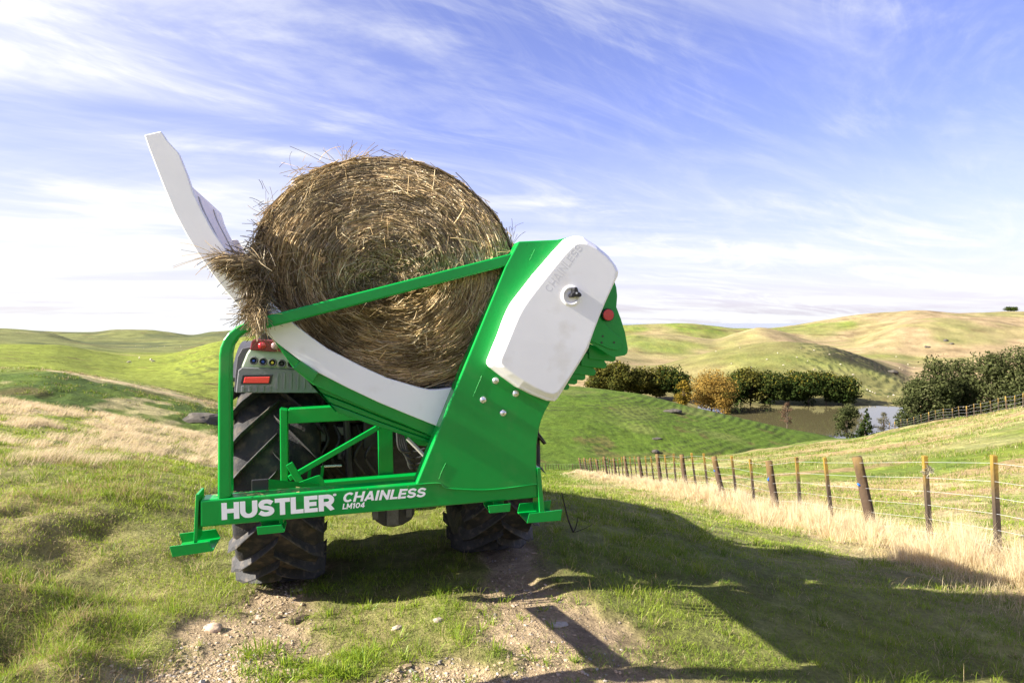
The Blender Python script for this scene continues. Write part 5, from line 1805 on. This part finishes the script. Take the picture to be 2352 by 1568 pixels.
# ------------------------------------------------------------------ rocks, stones, twig
def rock_mesh(name, size, seed, sub=3, flat=1.0):
    bm = bmesh.new()
    bmesh.ops.create_icosphere(bm, subdivisions=sub, radius=1.0)
    for v in bm.verts:
        p = np.array(v.co)
        n_ = fbm(np.array([p[0] * 1.1 + seed + p[2] * .7]), np.array([p[1] * 1.1 - seed + p[2] * .5]), seed, 4)[0]
        k = .45 + 1.1 * n_
        v.co = Vector(p * k * np.array(size))
    me = bpy.data.meshes.new(name)
    bm.to_mesh(me); bm.free()
    return me


def rock(name, px, py, size, label, seed, d0, rot=0, sink=.35, cat='rock', material=None, col=None, smooth=False):
    x, y, z = ray_ground(px, py, d0)
    me = rock_mesh(name, size, seed)
    if col is not None:
        at = me.color_attributes.new('Col', 'FLOAT_COLOR', 'POINT')
        c = np.ones((len(me.vertices), 4), np.float32)
        vv = np.empty(len(me.vertices) * 3, np.float32); me.vertices.foreach_get('co', vv); vv = vv.reshape(-1, 3) / max(size)
        c[:, :3] = np.array(col)[None] * (.75 + .5 * fbm(vv[:, 0] * 4 + seed, vv[:, 1] * 4 + vv[:, 2] * 3, seed, 4))[:, None]
        at.data.foreach_set('color', c.ravel())
    o = link(name, me, material or M['rock'])
    if smooth: me.polygons.foreach_set('use_smooth', np.ones(len(me.polygons), dtype=bool))
    o.location = (x, y, z + size[2] * (1 - 2 * sink) * .5)
    o.rotation_euler = (0, 0, rot)
    return tag(o, label, cat)


rock('rock_outcrop', 466, 968, (1.25, .8, .56), 'dark rock outcrop in the green bank left of the green upright', 3, 30, .1)
rock('rock_outcrop', 1545, 946, (2.6, 1.2, .8), 'dark rocks near the crest of the green terraced hill', 9, 120, .2)
rock('rock_outcrop', 1508, 1009, (1.3, .8, .4), 'small dark rock in the middle of the green terraced hill', 12, 120, .2)
rock('rock_outcrop', 1505, 1038, (.9, .6, .5), 'small dark rock near the foot of the green terraced hill', 14, 120, .2)
rock('rock_outcrop', 2050, 856, (3.4, 1.8, 1.4), 'dark rocks on the right shoulder of the beige hill above the lake', 15, 280, .2)
rock('rock_outcrop', 2130, 798, (2.8, 1.8, 1.4), 'left of three dark rocks high on the pale far right hill', 17, 300, .2)
rock('rock_outcrop', 2172, 783, (2.8, 1.8, 1.5), 'topmost of three dark rocks high on the pale far right hill', 19, 300, .2)
rock('rock_outcrop', 2186, 790, (2.2, 1.6, 1.1), 'right of three dark rocks high on the pale far right hill', 21, 300, .2)
rock('stone', 492, 1447, (.052, .036, .030), 'rounded tan stone lying on the left wheel track', 23, 1.5, .2, .25, 'stone', M['stone'], (.46, .34, .24), True)
rock('stone', 478, 1441, (.030, .024, .02), 'small grey stone touching the rounded tan stone on the track', 24, 1.5, .9, .3, 'stone', M['stone'], (.28, .25, .22), True)
rock('stone', 1283, 1434, (.066, .04, .012), 'flat pale slab of stone at the edge of the right track', 25, 1.5, .3, .3, 'stone', M['stone'], (.42, .37, .31))
rock('stone', 1006, 1426, (.030, .022, .014), 'small flat stone in the grass between the tracks', 27, 1.5, .3, .3, 'stone', M['stone'], (.35, .29, .23))
rock('stone', 912, 1443, (.035, .02, .012), 'flat tan stone left of the small flat one between the tracks', 28, 1.5, .7, .3, 'stone', M['stone'], (.40, .33, .25))
rock('clod', 690, 1428, (.075, .045, .03), 'dark lump of soil in the grass between the wheel tracks', 29, 1.5, .4, .35, 'clod', M['stone'], (.06, .045, .03))


def build_twig():
    x, y, z = ray_ground(1318, 1222, 2.0)
    t = empty('twig', (x, y, z), label='thin dark forked twig standing in the grass right of the tractor', cat='twig')
    def w(px, py, dy=0.0):
        d = y + dy
        return np.array([(px - CX) / F * d - x, dy, H - (py - Y0) / F * d - z])
    tube_obj('stem', [w(1318, 1224), w(1306, 1195), w(1297, 1160), w(1290, 1130)], .009, M['twig'], t, 6, taper=(1.1, .55))
    tube_obj('branch', [w(1318, 1222), w(1324, 1205, -.03), w(1328, 1186, -.05)], .006, M['twig'], t, 6, taper=(1, .5))
    tube_obj('branch', [w(1322, 1221), w(1345, 1212, -.08), w(1362, 1202, -.12)], .004, M['twig'], t, 6, taper=(1, .4))
    return t


build_twig()


# ------------------------------------------------------------------ gravel, grass
def gravel():
    n = 15000
    tr = []
    while len(tr) < n:
        pts, w = TRACKS[random.randrange(len(TRACKS))]
        i = random.randrange(len(pts) - 1)
        f = random.random()
        wm = (w[i] + w[i + 1]) / 2
        x = pts[i][0] + (pts[i + 1][0] - pts[i][0]) * f + random.gauss(0, wm * .7)
        y = pts[i][1] + (pts[i + 1][1] - pts[i][1]) * f + random.gauss(0, wm * .7)
        if y > 2.2: tr.append((x, y))
    P = np.array(tr)
    keep = track_mask(P[:, 0], P[:, 1]) > .12
    P = P[keep]; n = len(P)
    z = height(P[:, 0], P[:, 1])
    bm = bmesh.new(); bmesh.ops.create_icosphere(bm, subdivisions=1, radius=1.0)
    bv = np.array([v.co[:] for v in bm.verts]); bf = np.array([[v.index for v in f.verts] for f in bm.faces]); bm.free()
    nv = len(bv)
    s = .0022 + .010 * RNG.random(n) ** 6
    s = np.where(RNG.random(n) < .016, s * 1.6 + .010, s)
    sc = s[:, None] * np.stack([RNG.uniform(.8, 1.5, n), RNG.uniform(.7, 1.1, n), RNG.uniform(.45, .8, n)], 1)
    a = RNG.random(n) * 6.28
    V = bv[None] * (1 + RNG.normal(0, .13, (n, nv, 1))) * sc[:, None]
    x = V[..., 0] * np.cos(a)[:, None] - V[..., 1] * np.sin(a)[:, None]
    y = V[..., 0] * np.sin(a)[:, None] + V[..., 1] * np.cos(a)[:, None]
    V = np.stack([x + P[:, :1], y + P[:, 1:2], V[..., 2] + (z + s * .05)[:, None]], -1).reshape(-1, 3)
    Fc = (bf[None] + (np.arange(n) * nv)[:, None, None]).reshape(-1, 3)
    base = np.where(RNG.random((n, 1)) < .7, DIRT * .95, np.where(RNG.random((n, 1)) < .5, C(.30, .27, .24), C(.45, .36, .27)))
    col = base * RNG.uniform(.65, 1.3, (n, 1))
    me = np_mesh('gravel', V, [Fc], np.repeat(col, nv, 0), smooth=False)
    tag(link('gravel', me, M['stone']), 'loose tan gravel scattered on the worn wheel tracks', 'gravel', kind='stuff')


gravel()


def blades(P, z, h, wdt, lean, lean_az, col, name, material, label, cat, bend=1.0):
    """curved grass blades, five vertices each"""
    n = len(P)
    fa = RNG.random(n) * np.pi
    wx, wy_ = np.cos(fa) * wdt / 2, np.sin(fa) * wdt / 2
    lx_, ly_ = np.cos(lean_az) * lean, np.sin(lean_az) * lean
    b = np.stack([P[:, 0], P[:, 1], z - .004], 1)
    mid = b + np.stack([lx_ * .35 * h, ly_ * .35 * h, h * .55], 1)
    tip = b + np.stack([lx_ * (.35 + .65 * bend) * h, ly_ * (.35 + .65 * bend) * h, h * np.clip(1 - .30 * lean * bend, .35, 1)], 1)
    w3 = np.stack([wx, wy_, np.zeros(n)], 1)
    V = np.stack([b - w3, b + w3, mid + w3 * .75, mid - w3 * .75, tip], 1).reshape(-1, 3)
    k = np.arange(n)[:, None] * 5
    q = k + np.array([[0, 1, 2, 3]]); t3 = k + np.array([[3, 2, 4]])
    cc = np.repeat(col, 5, 0)
    me = np_mesh(name, V, [q, t3], cc)
    return tag(link(name, me, material), label, cat, kind='stuff')


def sample_ground(n, r0, r1, px0, px1, power=1.0):
    """random points, density falling with distance ** power"""
    e = 2 - power
    u = RNG.random(n)
    r = (r0 ** e + u * (r1 ** e - r0 ** e)) ** (1 / e) if abs(e) > 1e-6 else r0 * (r1 / r0) ** u
    th0, th1 = math.atan((px0 - CX) / F), math.atan((px1 - CX) / F)
    th = th0 + RNG.random(n) * (th1 - th0)
    return r * np.sin(th), r * np.cos(th)


def fans(x, y, size, count, hmin, hmax, wfac, spread, colf, name, material, label, rootr=.06, wmin=.002):
    ci = np.repeat(np.arange(len(x)), count)
    n = len(ci)
    ra = RNG.random(n) * 6.28; rd = np.abs(RNG.normal(0, rootr, n)) * size[ci]
    px_, py_ = x[ci] + rd * np.cos(ra), y[ci] + rd * np.sin(ra)
    r = np.hypot(px_, py_)
    h = RNG.uniform(hmin, hmax, n) * size[ci]
    lean = np.clip(RNG.uniform(0, spread, n), 0, 1.6)
    return blades(np.stack([px_, py_], 1), height(px_, py_), h, np.maximum(wmin, wfac * r) * RNG.uniform(.6, 1.3, n), lean, ra + RNG.normal(0, .5, n), colf(n, ci), name, material, label, 'grass')


def grass():
    # tufts of longer green grass in the pasture
    x, y = sample_ground(2600, 2.6, 22, -220, 2560, 1.2)
    keep = (track_mask(x, y) < .35) & (RNG.random(len(x)) < sstep(.38, .62, fbm(x * .7, y * .7, 62, 3)))
    x, y = x[keep], y[keep]
    sz = RNG.uniform(.5, 1.3, len(x))
    hue = RNG.random((len(x), 1))
    fans(x, y, sz, (26 + 30 * RNG.random(len(x))).astype(int), .05, .11, .00055, 1.5, lambda n, ci: np.where(RNG.random((n, 1)) < .16, STRAW * 1.1, lerp(G_MID * 1.1, G_YEL * 1.7, hue[ci])) * RNG.uniform(.75, 1.25, (n, 1)), 'grass_tufts', M['grass'], 'tufts of longer green grass standing in the pasture', .05, .0026)
    # rough tufts on the farther slopes
    for n_, r0, r1, p0, p1 in ((6500, 13, 85, 1230, 2480), (2600, 24, 70, -220, 560)):
        x, y = sample_ground(n_, r0, r1, p0, p1, .7)
        keep = RNG.random(len(x)) < sstep(.34, .60, fbm(x / 3.5, y / 2.2, 84, 3))
        x, y = x[keep], y[keep]
        dd = np.clip(dryness(x, y) + .12, 0, .9)[:, None]
        fans(x, y, RNG.uniform(.6, 1.5, len(x)), np.full(len(x), 16), .07, .20, .00045, 1.5, lambda n, ci: np.where(RNG.random((n, 1)) < dd[ci], lerp(STRAW * 1.1, BROWN * 2, RNG.random((n, 1)) * .6), lerp(G_MID, G_YEL * 1.3, RNG.random((n, 1)))), 'rough_grass', M['grass'], 'rough grass tufts dotting the paddock beyond the fence' if p0 > 0 else 'rough grass tufts on the green bank at the left', .16, .004)
    # coarse broad bladed grass between the wheel tracks
    x, y = [], []
    for _ in range(70):
        q = gp(random.uniform(560, 860), random.uniform(1470, 1570)); x.append(q[0]); y.append(q[1])
    for _ in range(60):
        q = gp(random.uniform(650, 1350), random.uniform(1345, 1560)); x.append(q[0]); y.append(q[1])
    x, y = np.array(x), np.array(y)
    fans(x, y, RNG.uniform(.5, 1.2, len(x)), np.full(len(x), 20), .04, .10, .001, 1.9, lambda n, ci: lerp(G_MID * 1.4, G_YEL * 1.9, RNG.random((n, 1))), 'coarse_grass', M['grass'], 'coarse bright green grass growing between the wheel tracks', .04, .0055)
    # tussocks on the bank
    x, y = sample_ground(900, 3.2, 11, -250, 420, .8)
    px = px_of(x, y)
    keep = RNG.random(len(x)) < sstep(.40, .58, fbm(x * 1.0, y * 1.0, 77, 3)) * sstep(430, 300, px)
    x, y = x[keep], y[keep]
    dryf = (RNG.random((len(x), 1)) < .35)
    fans(x, y, RNG.uniform(.5, 1.2, len(x)), (40 + 50 * RNG.random(len(x))).astype(int), .04, .12, .0005, 1.8, lambda n, ci: np.where(RNG.random((n, 1)) < np.where(dryf[ci], .7, .2), lerp(STRAW, BROWN * 2.2, RNG.random((n, 1))), lerp(G_MID * 1.5, G_YEL * 1.9, RNG.random((n, 1)))), 'bank_tussock', M['grass'], 'tussocky green and straw grass on the bank at lower left', .08, .0024)
    # short sward
    x, y = sample_ground(620000, 2.3, 26, -220, 2560, 1.55)
    r = np.hypot(x, y); px = px_of(x, y)
    tm = track_mask(x, y) * sstep(8, 6.5, r)
    dens = .12 + 1.05 * sstep(.28, .62, fbm(x * 3.2, y * 3.2, 61, 3))
    tw = track_mask(x, y, 1.9) * sstep(8, 6.5, r)
    keep = (RNG.random(len(x)) < dens * (1 - .92 * tm) * (1 - .40 * tw))
    x, y, r, px = x[keep], y[keep], r[keep], px[keep]
    n = len(x)
    z = height(x, y)
    d = dryness(x, y)
    tall = sstep(.5, .75, fbm(x * .9, y * .9, 62, 3))
    bank = sstep(420, 180, px) * sstep(3.0, 3.8, r) * sstep(10, 7, r) * .5
    h = (.014 + .026 * RNG.random(n) ** 1.5) * (1 + 1.0 * tall + .7 * bank * tall) * (1 + .35 * sstep(8, 20, r))
    h *= 1 + .5 * sstep(1180, 1500, px) * sstep(6.5, 3.5, r)
    w = np.maximum(.0026, .00055 * r) * RNG.uniform(.7, 1.4, n)
    nn = fbm(x * 1.3, y * 1.3, 63, 3)
    g = lerp(G_MID * 1.45, G_YEL * 1.75, np.clip(.15 + .35 * sstep(620, 350, px) + .9 * nn + .35 * RNG.normal(0, .5, n), 0, 1)[:, None])
    s = lerp(STRAW * 1.1, STRAW * .7, RNG.random((n, 1)))
    dry = RNG.random(n) < np.clip(.03 + .75 * d + .25 * bank * sstep(.5, .62, fbm(x * 1.1, y * 1.1, 46, 3)), 0, .95)
    col = np.where(dry[:, None], s, g) * RNG.uniform(.75, 1.25, (n, 1))
    blades(np.stack([x, y], 1), z, h, w, RNG.uniform(.2, 1.5, n), RNG.random(n) * 6.28, col, 'short_grass', M['grass'], 'short grazed green grass covering the near pasture', 'grass')
    # straggling dead stems in the pasture
    x, y = sample_ground(9000, 2.6, 14, -220, 2560, 1.3)
    r = np.hypot(x, y); px = px_of(x, y)
    cl = fbm(x * 1.5, y * 1.5, 66, 3)
    keep = (RNG.random(len(x)) < sstep(.50, .68, cl) * .55 + .03) & (track_mask(x, y) < .3)
    x, y, r = x[keep], y[keep], r[keep]; n = len(x)
    col = lerp(STRAW * 1.1, BROWN * 1.6, RNG.random((n, 1)) * .7)
    blades(np.stack([x, y], 1), height(x, y), RNG.uniform(.06, .17, n), np.maximum(.0018, .0004 * r), RNG.uniform(.3, 1.6, n), RNG.random(n) * 6.28, col, 'dead_stems', M['dry_grass'], 'thin dead grass stems scattered through the pasture', 'grass')
    # tall pale grass along the fence: fans of stalks round many crowns, thin between them
    nc = 620
    yc = 4 + 54 * RNG.random(nc) ** 1.7
    xc = fence_x(yc) - .22 + RNG.normal(0, .27, nc)
    big = np.clip(RNG.random(nc) ** 2.2 + .25 * (yc < 16) * RNG.random(nc), 0, 1.2)
    cnt = (40 + 190 * big).astype(int)
    ci = np.repeat(np.arange(nc), cnt)
    n = len(ci)
    ra = RNG.random(n) * 6.28; rd = np.abs(RNG.normal(0, .085, n)) * (.6 + .9 * big[ci])
    x = xc[ci] + rd * np.cos(ra); y = yc[ci] + rd * np.sin(ra)
    r = np.hypot(x, y)
    h = RNG.uniform(.10, .30, n) * (.55 + 1.25 * big[ci])
    col = lerp(C(.78, .67, .46), C(.60, .47, .26), RNG.random((n, 1))) * RNG.uniform(.85, 1.12, (n, 1))
    blades(np.stack([x, y], 1), height(x, y), h, np.maximum(.0018, .00036 * r) * RNG.uniform(.6, 1.2, n), np.clip(rd * 3.2 + RNG.uniform(0, .25, n), 0, 1.0), ra + RNG.normal(0, .4, n), col, 'tall_dry_grass', M['dry_grass'], 'tall pale dry grass growing along the foot of the fence', 'grass')
    yt = np.array([7.55, 7.9, 8.1, 8.35, 9.4, 9.7, 10.9, 11.5, 11.9, 12.4, 12.8, 13.9, 14.6, 15.4, 16.2, 17.6, 18.4, 19.8, 21.5, 23.0])
    xt = fence_x(yt) - RNG.uniform(.05, .35, len(yt))
    fans(xt, yt, RNG.uniform(.8, 1.25, len(yt)), np.full(len(yt), 330), .20, .52, .00032, .35, lambda n, ci: lerp(C(.80, .71, .52), C(.62, .50, .29), RNG.random((n, 1))), 'pale_tussock', M['dry_grass'], 'upright pale grass tussocks at the feet of the fence posts', .085, .0018)
    n0 = 70000
    y = 4 + 54 * RNG.random(n0) ** 1.9
    x = fence_x(y) - .45 + RNG.normal(0, .5, n0)
    r = np.hypot(x, y)
    keep = RNG.random(n0) < sstep(.36, .62, fbm(x * 1.3, y * 1.0, 71, 3))
    x, y, r = x[keep], y[keep], r[keep]; n = len(x)
    col = lerp(C(.66, .56, .36), C(.46, .37, .17), RNG.random((n, 1))) * RNG.uniform(.85, 1.15, (n, 1))
    blades(np.stack([x, y], 1), height(x, y), RNG.uniform(.05, .17, n), np.maximum(.0022, .00042 * r) * RNG.uniform(.6, 1.3, n), RNG.uniform(.1, .9, n), RNG.random(n) * 6.28, col, 'low_dry_grass', M['dry_grass'], 'low straw coloured grass between the fence and the green pasture', 'grass')
    # wind combed straw grass on the left slope
    x, y = sample_ground(170000, 4.6, 26, -220, 620, .9)
    r = np.hypot(x, y); px = px_of(x, y)
    d = dryness(x, y)
    keep = RNG.random(len(x)) < sstep(.36, .9, d) * sstep(.36, .60, fbm(x * 1.9 + y * .8, y * 1.2, 81, 3)) * .9
    x, y, r = x[keep], y[keep], r[keep]; n = len(x)
    h = RNG.uniform(.06, .20, n)
    col = lerp(C(.66, .55, .38), C(.50, .40, .22), RNG.random((n, 1))) * RNG.uniform(.8, 1.15, (n, 1))
    blades(np.stack([x, y], 1), height(x, y), h, np.maximum(.0022, .00045 * r) * RNG.uniform(.6, 1.3, n), RNG.uniform(.5, 1.5, n), RNG.normal(.5, .45, n), col, 'combed_dry_grass', M['dry_grass'], 'straw coloured grass combed by wind over the left hillside', 'grass')


grass()
print('SCENE BUILT', len(bpy.data.objects))
